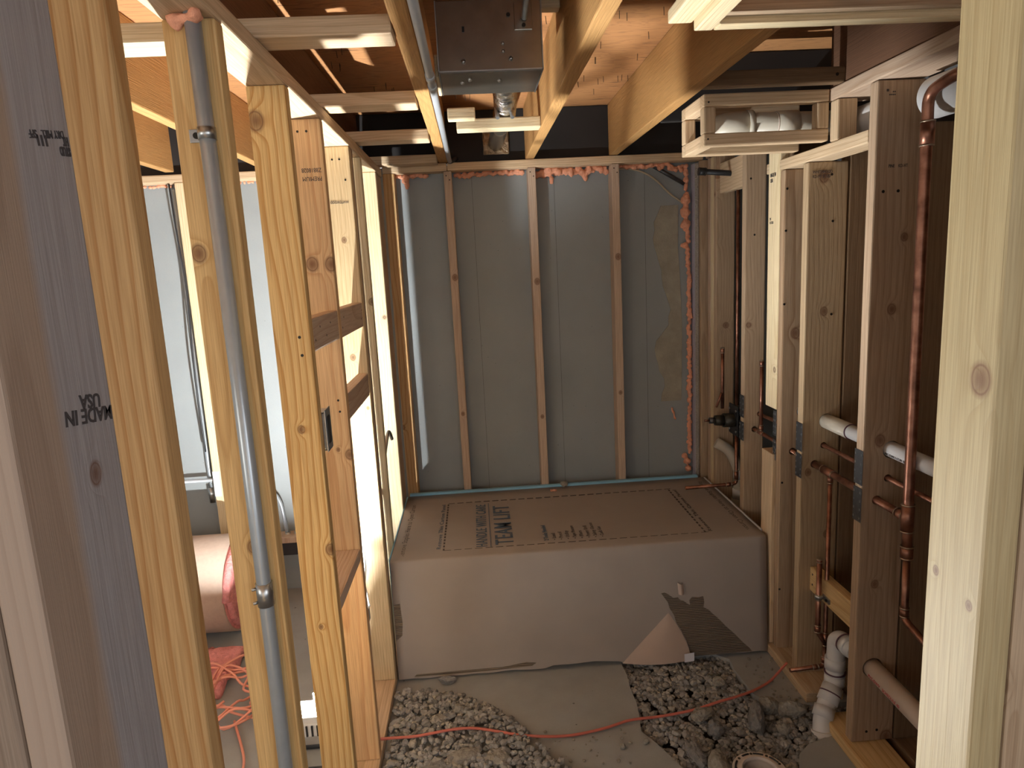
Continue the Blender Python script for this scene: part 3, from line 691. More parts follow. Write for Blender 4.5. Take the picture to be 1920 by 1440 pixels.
# second stud row behind
for y, l in ((1.936, 'rear row stud behind the dark broad stud'), (2.324, 'rear row stud behind the one with the low block'), (1.50, 'rear row stud hidden by the pale doorway post'), (2.75, 'rear row stud in the dark gap right of the valve')):
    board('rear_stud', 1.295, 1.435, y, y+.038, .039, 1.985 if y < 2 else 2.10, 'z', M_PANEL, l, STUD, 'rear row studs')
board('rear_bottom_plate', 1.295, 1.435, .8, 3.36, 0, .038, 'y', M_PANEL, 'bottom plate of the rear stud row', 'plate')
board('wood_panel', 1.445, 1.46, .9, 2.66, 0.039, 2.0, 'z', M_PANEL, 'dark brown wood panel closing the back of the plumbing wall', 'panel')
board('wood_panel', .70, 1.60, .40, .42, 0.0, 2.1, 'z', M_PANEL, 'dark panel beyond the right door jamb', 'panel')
# lilac gypsum edge
e = empty('wall_board', (1.11, 3.40, .5), 'narrow lilac wallboard strip standing in the right corner of the back wall', 'wallboard')
MB().box(1.106, 1.110, 3.392, 3.449, .035, 2.09).build('face_paper', M_DRYWALL, e)
MB().box(1.108, 1.1245, 3.388, 3.449, .035, 2.09, .001).build('core', M_GYP, e)

# nail plates on narrow stud faces
def nailplate(y0, y1, z0, z1, label, x=RX):
    mb = MB(); mb.box(x-.0022, x-.0006, y0, y1, z0, z1, .0004, 1)
    o = mb.build('nail_plate', M_PLATE)
    t = MB()
    for y in (y0+.006, y1-.006):
        for k in range(4):
            z = z0+(z1-z0)*(k+.5)/4; t.box(x-.0034, x-.002, y-.0022, y+.0022, z-.004, z+.004)
    t.build('prongs', M_STEEL, o)
    return tag(o, label, 'nail plate', 'nail plates on the plumbing wall')
nailplate(1.932, 1.977, .925, 1.035, 'upper dark nail plate on the nearest plumbing stud')
nailplate(1.932, 1.977, .805, .915, 'lower dark nail plate on the nearest plumbing stud')
nailplate(2.320, 2.365, .925, 1.03, 'upper nail plate on the stud that holds the low block')
nailplate(2.320, 2.365, .825, .915, 'lower nail plate on the stud that holds the low block')
nailplate(2.535, 2.56, .93, 1.03, 'upper nail plate at the pipe gap below the pale flat stud')
nailplate(2.535, 2.56, .83, .915, 'lower nail plate at the pipe gap below the pale flat stud')
nailplate(2.858, 2.903, .93, 1.03, 'upper nail plate beside the shower valve')
nailplate(2.858, 2.903, .825, .91, 'lower nail plate beside the shower valve')

# ---------------------------------------------------------------- copper
def cpipe(label, pts, r=.0079, name='copper_pipe', fittings=(), rad=.022, open_end=False, mat=None, cat='pipe'):
    mat = mat or M_COPPER
    e = empty(name, pts[0], label, cat)
    mb = MB()
    (mb.hollow if open_end else mb.tube)(path(pts, rad), r, *((.0012, 18) if open_end else (16,)))
    mb.build('tube', mat, e)
    for ft in fittings:
        a, b = Vector(ft[0]), Vector(ft[1]); k = ft[2] if len(ft) > 2 else 1.22
        MB().tube([a, b], r*k, 18).build('fitting', mat, e)
        d = (b-a).normalized()*.002
        for p in (a, b): MB().tube([p-d, p+d], r*k*1.04, 18).build('solder_ring', M_SOLDER if mat is M_COPPER else mat, e)
    return e
cpipe('thin upper copper water line passing level through the plumbing studs', [(PX, .95, H1), (PX, 2.60, H1), (1.220, 2.88, H1), (PY, 3.12, H1-.03)], .0079)
cpipe('thicker lower copper water line with a tee, level through the plumbing studs', [(PY, 1.79, H2), (PY, 2.42, H2)], .0125,
      fittings=[((PY, 2.19, H2), (PY, 2.26, H2)), ((PY, 1.80, H2), (PY, 1.83, H2))])
cpipe('thin far stretch of the lower copper line running to the shower valve', [(PY, 2.42, H2), (PY, 2.92, H2), (PY, 3.14, H2)], .0079,
      fittings=[((PY, 2.41, H2), (PY, 2.45, H2), 1.7), ((PY, 2.77, H2), (PY, 2.82, H2))])
cpipe('short capped copper stub standing on the lower line in the gap behind the flat stud', [(PY, 2.795, H2+.01), (PY, 2.795, 1.19)], .0079, fittings=[((PY, 2.795, H2+.012), (PY, 2.795, H2+.035)), ((PY, 2.795, 1.17), (PY, 2.795, 1.192))])
cpipe('large copper riser bending at top and foot, between the dark stud and the pale post',
      [(1.19, 1.55, 2.055), (1.19, 1.70, 2.045), (1.195, 1.785, 2.03), (1.2, 1.79, 1.96), (1.2, 1.785, .90), (1.2, 1.78, .76)], .0143,
      fittings=[((1.2, 1.788, 1.96), (1.2, 1.788, 1.90)), ((1.2, 1.785, .915), (1.2, 1.785, .835)), ((1.2, 1.781, .79), (1.2, 1.78, .755))], rad=.05)
cpipe('thinner copper tail below the large riser, bending forward at its foot', [(1.2, 1.78, .76), (1.2, 1.775, .565), (1.215, 1.62, .515), (1.22, 1.50, .50)], .0105,
      fittings=[((1.2, 1.777, .60), (1.2, 1.776, .575))], rad=.02)
cpipe('copper drop from the tee past the yellow block, ending over the gravel',
      [(PY, 2.213, H2-.01), (PY, 2.213, .137), (1.068, 2.205, .135)], .0079, fittings=[((PY, 2.213, H2-.035), (PY, 2.213, H2-.012)), ((PY, 2.213, .22), (PY, 2.213, .27)), ((PY-.002, 2.213, .15), (PY-.002, 2.213, .175)), ((1.175, 2.212, .136), (1.155, 2.211, .136))], rad=.018, open_end=False)
cpipe('short capped copper stub clamped to the yellow block in front of the drop', [(1.172, 2.215, .555), (1.172, 2.215, .275), (PY-.003, 2.213, .235)], .0095,
      fittings=[((1.172, 2.215, .30), (1.172, 2.215, .275)), ((1.172, 2.215, .545), (1.172, 2.215, .556), 1.05), ((1.172, 2.215, .40), (1.172, 2.215, .42), 1.12)], rad=.018)
mb = MB(); mb.box(1.166, 1.186, 2.205, 2.224, .405, .418, .003); mb.tube([(1.172, 2.215, .404), (1.172, 2.215, .420)], .0135, 18); mb.tube([(PY, 2.213, .404), (PY, 2.213, .420)], .0115, 18); mb.box(1.186, 1.2, 2.17, 2.205, .402, .42, .002)
c = tag(mb.build('pipe_clamp', M_STEEL), 'grey clamp holding both copper pipes to the yellow block', 'clamp')
MB().tube([(1.1855, 2.185, .411), (1.183, 2.185, .411)], .005, 10).build('screw', M_SCREW, c)
cpipe('tall copper shower riser going up from the valve', [(1.2, 3.07, .90), (1.2, 3.07, 1.975)], .0079, fittings=[((1.2, 3.07, .915), (1.2, 3.07, .94)), ((1.2, 3.07, 1.95), (1.2, 3.07, 1.975))])
cpipe('copper drop below the valve with a spout stub over the carton', [(1.2, 3.07, .84), (1.2, 3.07, .56), (1.18, 3.07, .553), (.951, 3.07, .55)], .0085,
      fittings=[((1.2, 3.07, .62), (1.2, 3.07, .575)), ((1.175, 3.07, .553), (1.15, 3.07, .5525))], rad=.015)
cpipe('short copper air chamber standing on the left of the valve', [(1.131, 3.07, .93), (1.131, 3.07, 1.215)], .0079, fittings=[((1.131, 3.07, 1.195), (1.131, 3.07, 1.217), 1.15)])
cpipe('small slanted copper stub poking up beside the valve', [(1.098, 3.06, .94), (1.120, 3.05, 1.008)], .006)
# black shower arm
e = cpipe('black iron shower arm stub at the top of the copper riser', [(1.028, 3.07, 2.012), (1.18, 3.07, 1.997), (1.205, 3.07, 1.995)], .0125, name='black_shower_pipe', mat=M_BLACK,
          fittings=[((1.022, 3.07, 2.0125), (1.05, 3.07, 2.01), 1.35), ((1.175, 3.07, 1.997), (1.215, 3.07, 1.993), 1.4), ((1.2, 3.07, 2.0), (1.2, 3.07, 1.965), 1.2)])
# block behind the shower arm
board('shower_arm_block', 1.165, 1.203, 2.901, 3.208, 1.925, 2.06, 'y', M_PINE, 'pale wood block behind the black shower arm', 'blocking')
# valve
e = empty('shower_valve', (1.16, 3.07, .87), 'dark shower valve body with projecting stem between two studs', 'valve')
MB().tube([(1.21, 3.07, .87), (1.135, 3.07, .872)], .033, 28).build('body', M_VALVE, e)
mb = MB(); mb.box(1.183, 1.19, 3.015, 3.125, .80, .945, .004); mb.build('mounting_plate', M_BLACK, e)
MB().tube([(1.135, 3.07, .872), (1.095, 3.07, .874), (1.094, 3.07, .874)], .024, 24, radii=[.027, .024, .02]).build('bonnet', M_VALVE, e)
mb = MB(); mb.tube([(1.095, 3.07, .874), (1.068, 3.07, .875)], .015, 6); mb.build('stem', M_PLATE, e)
MB().tube([(1.068, 3.07, .875), (1.045, 3.07, .876)], .0055, 12).build('spindle', M_COPPER, e)
for dy, dz in ((-.04, .05), (.04, .05), (-.04, -.05), (.04, -.05)): MB().tube([(1.183, 3.07+dy, .872+dz), (1.178, 3.07+dy, .872+dz)], .006, 10).build('screw', M_STEEL, e)
for dy in (-.045, .045): MB().tube([(1.2, 3.07+dy*.5, .872), (1.2, 3.07+dy, .872)], .014, 14).build('port', M_VALVE, e)
# ---------------------------------------------------------------- drains
def ring(mbp, c, r, ax, mat=M_PURPLE, w=.0022):
    c = Vector(c); d = Vector(ax).normalized()
    return MB().tube([c-d*w, c+d*w], r, 28).build('primer_ring', mat, mbp)
e = empty('drain_pipe', (PD, 1.2, HD), 'white drain pipe passing level through holes in the plumbing studs', 'pipe')
MB().tube([(PD, 1.0, HD+.002), (PD, 2.56, HD)], .0242, 28).build('tube', M_PVC, e)
MB().tube([(PD, 2.16, HD), (PD, 2.35, HD)], .0268, 28).build('coupling', M_PVCC, e)
ring(e, (PD, 2.16, HD), .0272, (0, 1, 0))
text('PVC-DWV 1 1/2 IN  NSF', .010, frame((PD-.0243, 1.93, HD-.012), (0, -1, 0), (0, 0, 1)), M_STAMP, e, 'print')
e = empty('drain_pipe', (PY+.01, 1.2, .30), 'tan drain pipe coming out of the nearest stud near the floor', 'pipe')
MB().tube([(PY+.012, 1.2, .290), (PY+.012, 2.06, .305)], .0302, 30).build('tube', M_PVCT, e)
text('PVC-DWV   SCHEDULE 40', .014, frame((PY-.0195, 1.91, .294), (0, -1, -.01), (.1, 0, 1)), M_RED, e, 'print', sx=1.0)
e = empty('drain_trap', (1.17, 2.1, .1), 'white plastic drain bends coming up out of the gravel by the bottom plate', 'drain')
pts = [(1.205, 2.02, .305), (1.205, 2.115, .300), (1.200, 2.135, .285), (1.195, 2.13, .17), (1.19, 2.125, .125), (1.125, 2.075, .045), (1.11, 2.05, -.01), (1.105, 2.035, -.09)]
MB().tube(path(pts, .045, 8), .0305, 28).build('tube', M_PVC, e)
for a, b, r in (((1.1965, 2.134, .22), (1.1955, 2.132, .18), .0345), ((1.195, 2.13, .158), (1.194, 2.13, .12), .0345), ((1.185, 2.12, .118), (1.15, 2.094, .076), .0352), ((1.205, 2.05, .304), (1.205, 2.08, .303), .0345),
                ((1.14, 2.087, .064), (1.122, 2.07, .036), .0348), ((1.112, 2.053, 0.0), (1.107, 2.04, -.04), .0348)):
    MB().tube([a, b], r, 28).build('coupling', M_PVC, e)
ring(e, (1.1955, 2.131, .167), .036, (0, 0, 1)); ring(e, (1.168, 2.108, .098), .0358, (.065, .05, .08)); ring(e, (1.205, 2.085, .303), .0358, (0, 1, 0))
e = empty('tub_drain', (1.245, 3.15, .55), 'cream drain bend behind the copper drop near the carton', 'drain')
MB().tube(path([(1.14, 3.18, .735), (1.20, 3.16, .70), (1.245, 3.15, .60), (1.245, 3.15, .50), (1.245, 3.15, .20)], .04), .026, 24).build('tube', M_PVCC, e)
MB().tube([(1.245, 3.15, .60), (1.245, 3.15, .555)], .028, 24).build('coupling', M_PVC, e)
MB().tube([(1.245, 3.15, .50), (1.245, 3.15, .45)], .031, 24).build('coupling', M_PVC, e)
MB().tube([(1.245, 3.15, .45), (1.245, 3.15, .33)], .036, 24).build('trap_body', M_PVCC, e)
tag(MB().tube([(1.215, 2.70, 2.09), (1.215, 2.70, 1.72)], .021, 20).build('vent_pipe', M_PVC), 'white vertical pipe just left of the pale flat stud', 'pipe')
tag(MB().tube([(1.215, 2.70, 1.74), (1.21, 2.70, 1.66), (1.225, 2.70, 1.60)], .027, 20).build('vent_coupling', M_PVC), 'white coupling at the foot of the vertical pipe', 'pipe fitting')
# big pipe over the wall
e = empty('sewer_pipe', (1.24, 1.2, 2.03), 'large white pipe lying under the top plate at the upper right', 'pipe')
MB().tube([(1.262, .9, 2.022), (1.275, 1.87, 2.036)], .055, 36).build('tube', M_PVC, e)
MB().tube([(1.277, 1.98, 2.037), (1.282, 2.31, 2.040)], .055, 36).build('tube', M_PVC, e)
text('PVC CELLULAR CORE', .026, frame((1.2265, 1.86, 2.057), (-.014, -1, 0), (.6, 0, 1)), M_STAMP, e, 'print')
e = empty('soffit_drain', (.95, 2.31, 2.06), 'beige plastic elbow and pipe lying inside the wood soffit frame', 'pipe')
MB().tube([(.93, 2.32, 2.064), (1.26, 2.32, 2.06)], .039, 32).build('tube', M_PVCC, e)
MB().tube(path([(.862, 2.40, 2.066), (.866, 2.335, 2.066), (.945, 2.32, 2.066)], .06, 10), .044, 32).build('elbow', M_PVCC, e)
MB().tube([(.93, 2.32, 2.065), (.948, 2.32, 2.065)], .047, 32).build('elbow_rim', M_PVCC, e)
MB().tube([(1.03, 2.32, 2.063), (1.10, 2.32, 2.063)], .043, 32).build('coupling', M_PVCC, e)
ring(e, (1.028, 2.32, 2.063), .0415, (1, 0, 0), M_PVCT)
# ---------------------------------------------------------------- soffit frame
sf = empty('soffit_framework', (.95, 2.3, 1.985), 'pale wood box frame hung under the joists around the beige pipe', 'frame')
def sb(n, *a): return board(n, *a[:6], a[6], M_PINE, parent=sf)
sb('rail', .745, 1.146, 2.190, 2.228, 2.102, 2.140, 'x'); sb('rail', .745, 1.146, 2.190, 2.228, 1.984, 2.022, 'x')
sb('upright', .745, .783, 2.190, 2.228, 2.0225, 2.1015, 'z'); sb('upright', 1.108, 1.146, 2.190, 2.228, 2.0225, 2.1015, 'z')
sb('rail', .745, 1.146, 2.385, 2.423, 1.984, 2.022, 'x'); sb('rail', .745, 1.146, 2.385, 2.423, 2.102, 2.140, 'x')
sb('upright', .745, .783, 2.385, 2.423, 2.0225, 2.1015, 'z')
sb('side_rail', .745, .783, 2.2285, 2.3845, 1.984, 2.022, 'y'); sb('side_rail', .745, .783, 2.2285, 2.3845, 2.102, 2.140, 'y')
screw_heads(sf, [(.760, 2.19, 2.115), (.758, 2.19, 2.005), (.754, 2.385, 2.11)], (0, -1, 0), .003)
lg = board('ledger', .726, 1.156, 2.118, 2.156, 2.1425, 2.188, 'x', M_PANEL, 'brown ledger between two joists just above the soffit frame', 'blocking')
screw_heads(lg, [(1.13, 2.118, 2.165)], (0, -1, 0), .005)

# ---------------------------------------------------------------- duct box
e = empty('duct_box', (.075, 1.85, 2.14), 'galvanized sheet metal register box hanging between two joists', 'duct')
mb = MB(); mb.box(-.058, .208, 1.85, 2.09, 2.142, 2.31, .0015, 1); mb.build('housing', M_DUCT, e)
mb = MB(); mb.box(-.060, .210, 1.848, 1.862, 2.1405, 2.1435); mb.box(.2075, .2105, 1.848, 2.09, 2.1405, 2.31); mb.box(-.0605, -.0575, 1.848, 2.09, 2.1405, 2.31)
mb.build('seam', M_STEEL, e)
for (x, z) in ((.005, 2.165), (.127, 2.168), (.108, 2.187), (.108, 2.205)):
    mb = MB(); mb.blob((x, 1.85, z), .006 if z < 2.18 else .0045, 2); mb.build('dimple', M_STEEL, e)
for (x, y) in ((.0, 1.96), (.10, 1.95), (.02, 1.93)):
    mb = MB(); mb.blob((x, y, 2.142), .006, 2); mb.build('dimple', M_STEEL, e)
MB().box(.14, .185, 1.846, 1.8495, 2.235, 2.30, .001).build('hanger_plate', M_DUCT, e)
for z in (2.245, 2.262): MB().tube([(.163, 1.846, z), (.163, 1.842, z)], .005, 12).build('screw', M_SCREW, e)
MB().tube([(.125, 1.8495, 2.272), (.125, 1.846, 2.272)], .005, 12).build('screw', M_SCREW, e)
MB().box(.006, .012, 1.8485, 1.8495, 2.235, 2.248).build('slot', M_SCREW, e)
tag(MB().tube([(.165, 1.55, 2.30), (.165, 1.78, 2.275), (.165, 1.842, 2.262)], .0075, 12).build('hanger_rod', M_EMT), 'steel rod entering the top of the duct box face', 'rod')
# flexible duct
e = empty('flex_duct', (.14, 2.5, 2.2), 'crinkled silver foil duct behind the duct box', 'duct')
pp = spline([(.13, 2.09, 2.25), (.14, 2.30, 2.262), (.145, 2.48, 2.25), (.15, 2.60, 2.225), (.148, 2.68, 2.20)], 14)
rad = [.040+.0022*math.sin(i*2.4)+.002*random.random() for i in range(len(pp))]
MB().tube(pp, .04, 36, radii=rad).build('foil_sleeve', M_FOIL, e)
for x in (.115, .168):
    MB().tube([(x, 2.60, 2.21), (x+.004, 2.575, 2.172)], .0075, 8).build('hanger_strap', M_STEEL, e)
e = empty('duct_outlet', (.14, 3.3, 2.22), 'dark round duct collar with foil square on the rim board', 'duct')
mb = MB(); mb.tube([(.15, 2.76, 2.20), (.145, 3.0, 2.22), (.14, 3.385, 2.222)], .036, 28); mb.build('pipe', M_DUCT, e)
mb = MB()
for i in range(26):
    for j in range(20): pass
vv = {}
mb.box(.080, .20, 3.378, 3.389, 2.172, 2.272, .004)
bmesh.ops.subdivide_edges(mb.bm, edges=mb.bm.edges[:], cuts=5, use_grid_fill=True)
for v in mb.bm.verts: v.co += Vector((random.uniform(-.0025, .0025), random.uniform(-.003, .003), random.uniform(-.0025, .0025)))
mb.build('foil_patch', simple('dull_foil', (.42, .33, .22), .35, .8, nscale=80, namt=.5, bump=1, bscale=60), e)
board('duct_support', -.032, .277, 2.60, 2.672, 2.1415, 2.1795, 'x', M_WHITEWOOD, 'pale block spanning under the foil duct', 'blocking')
board('duct_support', -.058, .036, 2.42, 2.465, 2.1415, 2.18, 'x', M_WHITEWOOD, 'short pale block beside the grey conduit, near the foil duct', 'blocking')
board('subfloor_cleat', .205, .277, 1.98, 2.02, 2.33, 2.352, 'x', M_WHITEWOOD, 'small pale cleat high right of the duct box', 'blocking')
board('conduit_cleat', -.0715, -.0610, 1.90, 2.10, 2.142, 2.20, 'y', M_WHITEWOOD, 'pale strip squeezed between duct box and conduit', 'blocking')
# nail tips poking through subfloor
mb = MB()
for k in range(110):
    x = random.choice([random.uniform(.34, .67), random.uniform(-.49, -.15), random.uniform(-.08, .26)]); y = random.choice([1.55, 1.75, 1.95, 2.15, 2.4, 2.6, 2.9, 3.1])+random.uniform(-.05, .05)
    mb.tube([(x, y, 2.379), (x+random.uniform(-.002, .002), y, 2.355)], .0010, 6)
tag(mb.build('nail_tips', M_SCREW), 'rows of nail tips poking down through the subfloor', 'nails', kind='stuff')

# ================================================================ CARTON
BX0, BX1, ZT = -.403, 1.126, .50
e = carton = empty('carton', (.36, 2.95, 0), 'large brown cardboard carton lying in the tub alcove, printed TEAM LIFT', 'carton')
mb = MB(); bm = mb.bm
nx, nz = 46, 12
def front(x, t):  # t 0 bottom .. 1 top
    y = 2.528+.030*t+.004*math.sin(x*5)*t*(1-t)*4
    return y
grid = []
for j in range(nz+1):
    row = []
    for i in range(nx+1):
        x = BX0+(BX1-BX0)*i/nx; t = j/nz
        z = .012+(ZT-.012)*t
        if j == 0: z = .012+.010*noise.noise(Vector((x*9, 0, 3)))+(.010 if .2 < x < .5 else 0)
        row.append(bm.verts.new((x, front(x, t), z)))
    grid.append(row)
for j in range(nz):
    for i in range(nx): bm.faces.new((grid[j][i], grid[j][i+1], grid[j+1][i+1], grid[j+1][i])).smooth = True
# rounded top edge then top
top = [grid[-1]]
for a, (dy, dz) in enumerate(((.004, .005), (.011, .008))):
    top.append([bm.verts.new((v.co.x, v.co.y+dy, ZT+dz-.0)) for v in grid[-1]])
ny = 10
y0 = 2.58
for j in range(1, ny+1):
    t = j/ny
    top.append([bm.verts.new((v.co.x, y0+(3.335-y0)*t, ZT+.008-.006*math.sin(PI*t)*math.sin(PI*(v.co.x-BX0)/(BX1-BX0)))) for v in grid[-1]])
for A, B in zip(top, top[1:]):
    for i in range(nx): bm.faces.new((A[i], A[i+1], B[i+1], B[i])).smooth = True
# back and ends
bk = [bm.verts.new((v.co.x, v.co.y, .012)) for v in top[-1]]
for i in range(nx): bm.faces.new((top[-1][i], top[-1][i+1], bk[i+1], bk[i]))
for s_, i in ((0, 0), (1, nx)):
    loop = [g[i] for g in grid]+[r[i] for r in top[1:]]+[bk[i]]
    bm.faces.new(loop if s_ else loop[::-1])
mb.build('box_body', M_CARD, e)
# printing on the lid; text reads from front to back, top of letters to the left
def lid(x, y): return frame((x, y, ZT+.0075), (0, 1, 0), (-1, 0, 0))
def fit(body, x, y0, length, h, mat, **k):
    o = text(body, h/.69, lid(x, y0), mat, e, spacing=1.12, **k)
    L_ = max(v.co.x for v in o.data.vertices)
    for v in o.data.vertices: v.co.x *= length/L_
    return o
fit('HANDLE WITH CARE', -.012, 2.645, .50, .046, M_INK, name='lettering', bold=.0004)
fit('TEAM LIFT', .098, 2.655, .46, .076, M_INK, name='lettering', bold=.0007)
MB().box(.001, .004, 2.64, 3.16, ZT+.006, ZT+.0078).build('underline', M_INK, e)
fit('2 Tools Needed', .245, 2.665, .165, .018, M_INK, name='lettering', bold=.0006)
for k, w in enumerate(('Level', 'Pencil', 'Utility', 'Tape Measure', 'Pliers', 'Power Drill', 'Safety Glasses', 'Caulk Gun')):
    fit('\u2022 '+w, .278+k*.029, 2.665, .016*len(w)*.62+.02, .016, M_INKD, name='lettering')
mb = MB()
x = -.192
while x < .895: mb.box(x, x+.030, 2.633, 2.6365, ZT+.006, ZT+.0077); mb.box(x, x+.030, 3.192, 3.1955, ZT+.004, ZT+.0075); x += .043
y = 2.635
while y < 3.18: mb.box(-.196, -.189, y, y+.018, ZT+.004, ZT+.0077); mb.box(.897, .904, y, y+.018, ZT+.004, ZT+.0077); y += .033
mb.build('dashed_border', M_INKD, e)
fit('Remove This Carton Panel', -.205, 2.65, .53, .018, M_INK, name='lettering')
for x_, flip in ((.915, 1),):
    fit('Remove This Carton Panel', x_+.018, 2.64, .53, .016, M_INKD, name='lettering')
fit('Remove Staples Here to Open Carton', -.352, 2.60, .60, .022, M_INKD, name='lettering')
o = text('Remove Staples Here to Open Carton', .030, frame((1.075, 3.27, ZT+.0075), (0, -1, 0), (1, 0, 0)), M_INKD, e); L_ = max(v.co.x for v in o.data.vertices)
for v in o.data.vertices: v.co.x *= .64/L_
# torn patch on the front
def fr(x, z, d=0): t = (z-.012)/(ZT-.012); return (x, front(x, max(0, min(1, t)))-.0012-d, z)
def patch(outline, mat, name, d=0.0, thick=.0008):
    mb = MB(); vs = [mb.bm.verts.new(fr(x, z, d)) for x, z in outline]
    f = mb.bm.faces.new(vs); bmesh.ops.triangulate(mb.bm, faces=[f]); return mb.build(name, mat, e)
tear = [(.685, .296), (.70, .298), (.715, .288), (.735, .272), (.752, .275), (.762, .262), (.775, .258), (.79, .245), (.803, .238), (.800, .258), (.812, .272), (.84, .268), (.858, .272), (.862, .245),
        (.858, .225), (.878, .212), (.895, .195), (.92, .17), (.95, .135), (.985, .10), (1.02, .06), (1.05, .03), (1.06, .016), (.79, .014), (.795, .05), (.785, .085), (.765, .13), (.745, .165), (.735, .20), (.718, .23), (.712, .255), (.695, .28)]
patch(tear, M_CORR, 'torn_patch')
# hanging flap: outer ply peeled down, triangular, curved outwards
mb = MB(); fl = []
for j in range(9):
    t = j/8; row = []
    for i in range(9):
        s = i/8
        xa = .515+(.712-.515)*t**1.0; xb = .80-.088*t**1.6   # left and right edge
        x = xa+(xb-xa)*s; z = .006+.205*t
        out = .004+.022*math.sin(PI*min(1, s*1.0))*(1-t)+.012*(1-t)*s
        row.append(mb.bm.verts.new((x, front(x, .1+.4*t)-out, z)))
    fl.append(row)
for A, B in zip(fl, fl[1:]):
    for i in range(8): mb.bm.faces.new((A[i], A[i+1], B[i+1], B[i])).smooth = True
flap = mb.build('peeled_flap', M_CARDL, e)
mb = MB(); q = [mb.bm.verts.new(p) for p in ((.765, 2.494, .010), (.806, 2.496, .012), (.807, 2.499, .048), (.765, 2.4965, .046))]; mb.bm.faces.new(q)
ql = mb.build('sticker', M_LABEL, flap)
# small curled scrap above
mb = MB(); c_ = []
for j in range(7):
    t = j/6; a = -1.3+2.4*t
    c_.append([mb.bm.verts.new((.748+.022*t+.004*s, 2.535-.012*math.cos(a)-.004, .345-.052*s-.010*t*(1-s))) for s in (0, .33, .66, 1)])
for A, B in zip(c_, c_[1:]):
    for i in range(3): mb.bm.faces.new((A[i], A[i+1], B[i+1], B[i])).smooth = True
mb.build('curled_scrap', M_CARDL, e)
# worn lower left corner of ribs, ragged strip
patch([(-.40, .33), (-.375, .335), (-.37, .25), (-.375, .20), (-.40, .18)], M_CORR, 'worn_corner', -.0006)
patch([(-.33, .03), (.02, .032), (.12, .045), (.16, .038), (.14, .026), (-.05, .020), (-.34, .018)], M_CORR, 'ragged_edge', -.0006)
# blue tub edge showing behind and left of the carton
mb = MB(); mb.box(-.395, 1.10, 3.336, 3.3585, .44, .519, .003); tag(mb.build('blue_foam_strip', M_BLUE), 'light blue strip between carton and back wall studs', 'strip')
mb = MB(); mb.box(-.4095, -.4035, 2.575, 3.33, .10, .510, .002); tag(mb.build('blue_foam_strip', M_BLUE), 'light blue strip between carton and left stud wall', 'strip')
mb = MB(); mb.box(1.128, 1.136, 2.62, 3.33, .30, .510, .002); tag(mb.build('white_edge_strip', M_LABEL), 'thin white strip along the right end of the carton', 'strip')
foam('small orange foam crumb lying on the carton near its back edge', [((.325, 3.275, .512), (.345, 3.275, .512), .002)], .008, .01)
mb = MB(); mb.rock((.40, 3.335, .522), .018, 4, 2); tag(mb.build('mortar_crumb', M_ROCK), 'grey mortar crumb on the back edge of the carton', 'debris')

# ================================================================ GRAVEL + ROCKS
def inside(p, poly):
    x, y = p; c = False; n = len(poly)
    for i in range(n):
        x1, y1 = poly[i]; x2, y2 = poly[(i+1) % n]
        if (y1 > y) != (y2 > y) and x < (x2-x1)*(y-y1)/(y2-y1)+x1: c = not c
    return c
trench = [(.515, 2.56), (.507, 2.221), (.50, 2.123), (.535, 2.06), (.585, 1.935), (.625, 1.80), (.72, 1.69), (.86, 1.67), (.945, 1.75), (.95, 1.891), (.98, 1.95), (1.03, 1.998), (1.114, 2.03), (1.28, 2.04),
          (1.28, 2.18), (1.15, 2.19), (1.06, 2.19), (.995, 2.22), (.955, 2.27), (.95, 2.364), (.95, 2.56)]
heap = [(-.395, 2.44), (-.25, 2.43), (-.12, 2.40), (-.02, 2.30), (.08, 2.16), (.16, 2.03), (.24, 1.93), (.30, 1.80), (.25, 1.65), (-.395, 1.60)]
def pebbles(poly, n, zf, r0, r1, name, label, seed, sub=1):
    random.seed(seed); mb = MB()
    xs = [p[0] for p in poly]; ys = [p[1] for p in poly]; k = 0
    while k < n:
        p = (random.uniform(min(xs), max(xs)), random.uniform(min(ys), max(ys)))
        if not inside(p, poly): continue
        r = random.uniform(r0, r1); mb.rock((p[0], p[1], zf(p)+random.uniform(-.006, .004)), r, k, sub, .8); k += 1
    return tag(mb.build(name, M_GRAV), label, 'gravel', kind='stuff')
def ztr(p):
    return -.018+.012*noise.noise(Vector((p[0]*6, p[1]*6, 0)))
def zhp(p):
    d = min(max(0, (.02-(p[0]-(-.02))*.55-(p[1]-2.30)*.75)), .12); return .002+min(.022, d*.3)+.006*noise.noise(Vector((p[0]*7, p[1]*7, 3)))
pebbles(trench, 2600, ztr, .007, .0155, 'gravel', 'grey gravel filling the broken trench in front of the carton', 3)
pebbles(heap, 2300, zhp, .006, .015, 'gravel', 'loose gravel spread over the slab beside the left stud wall', 5)
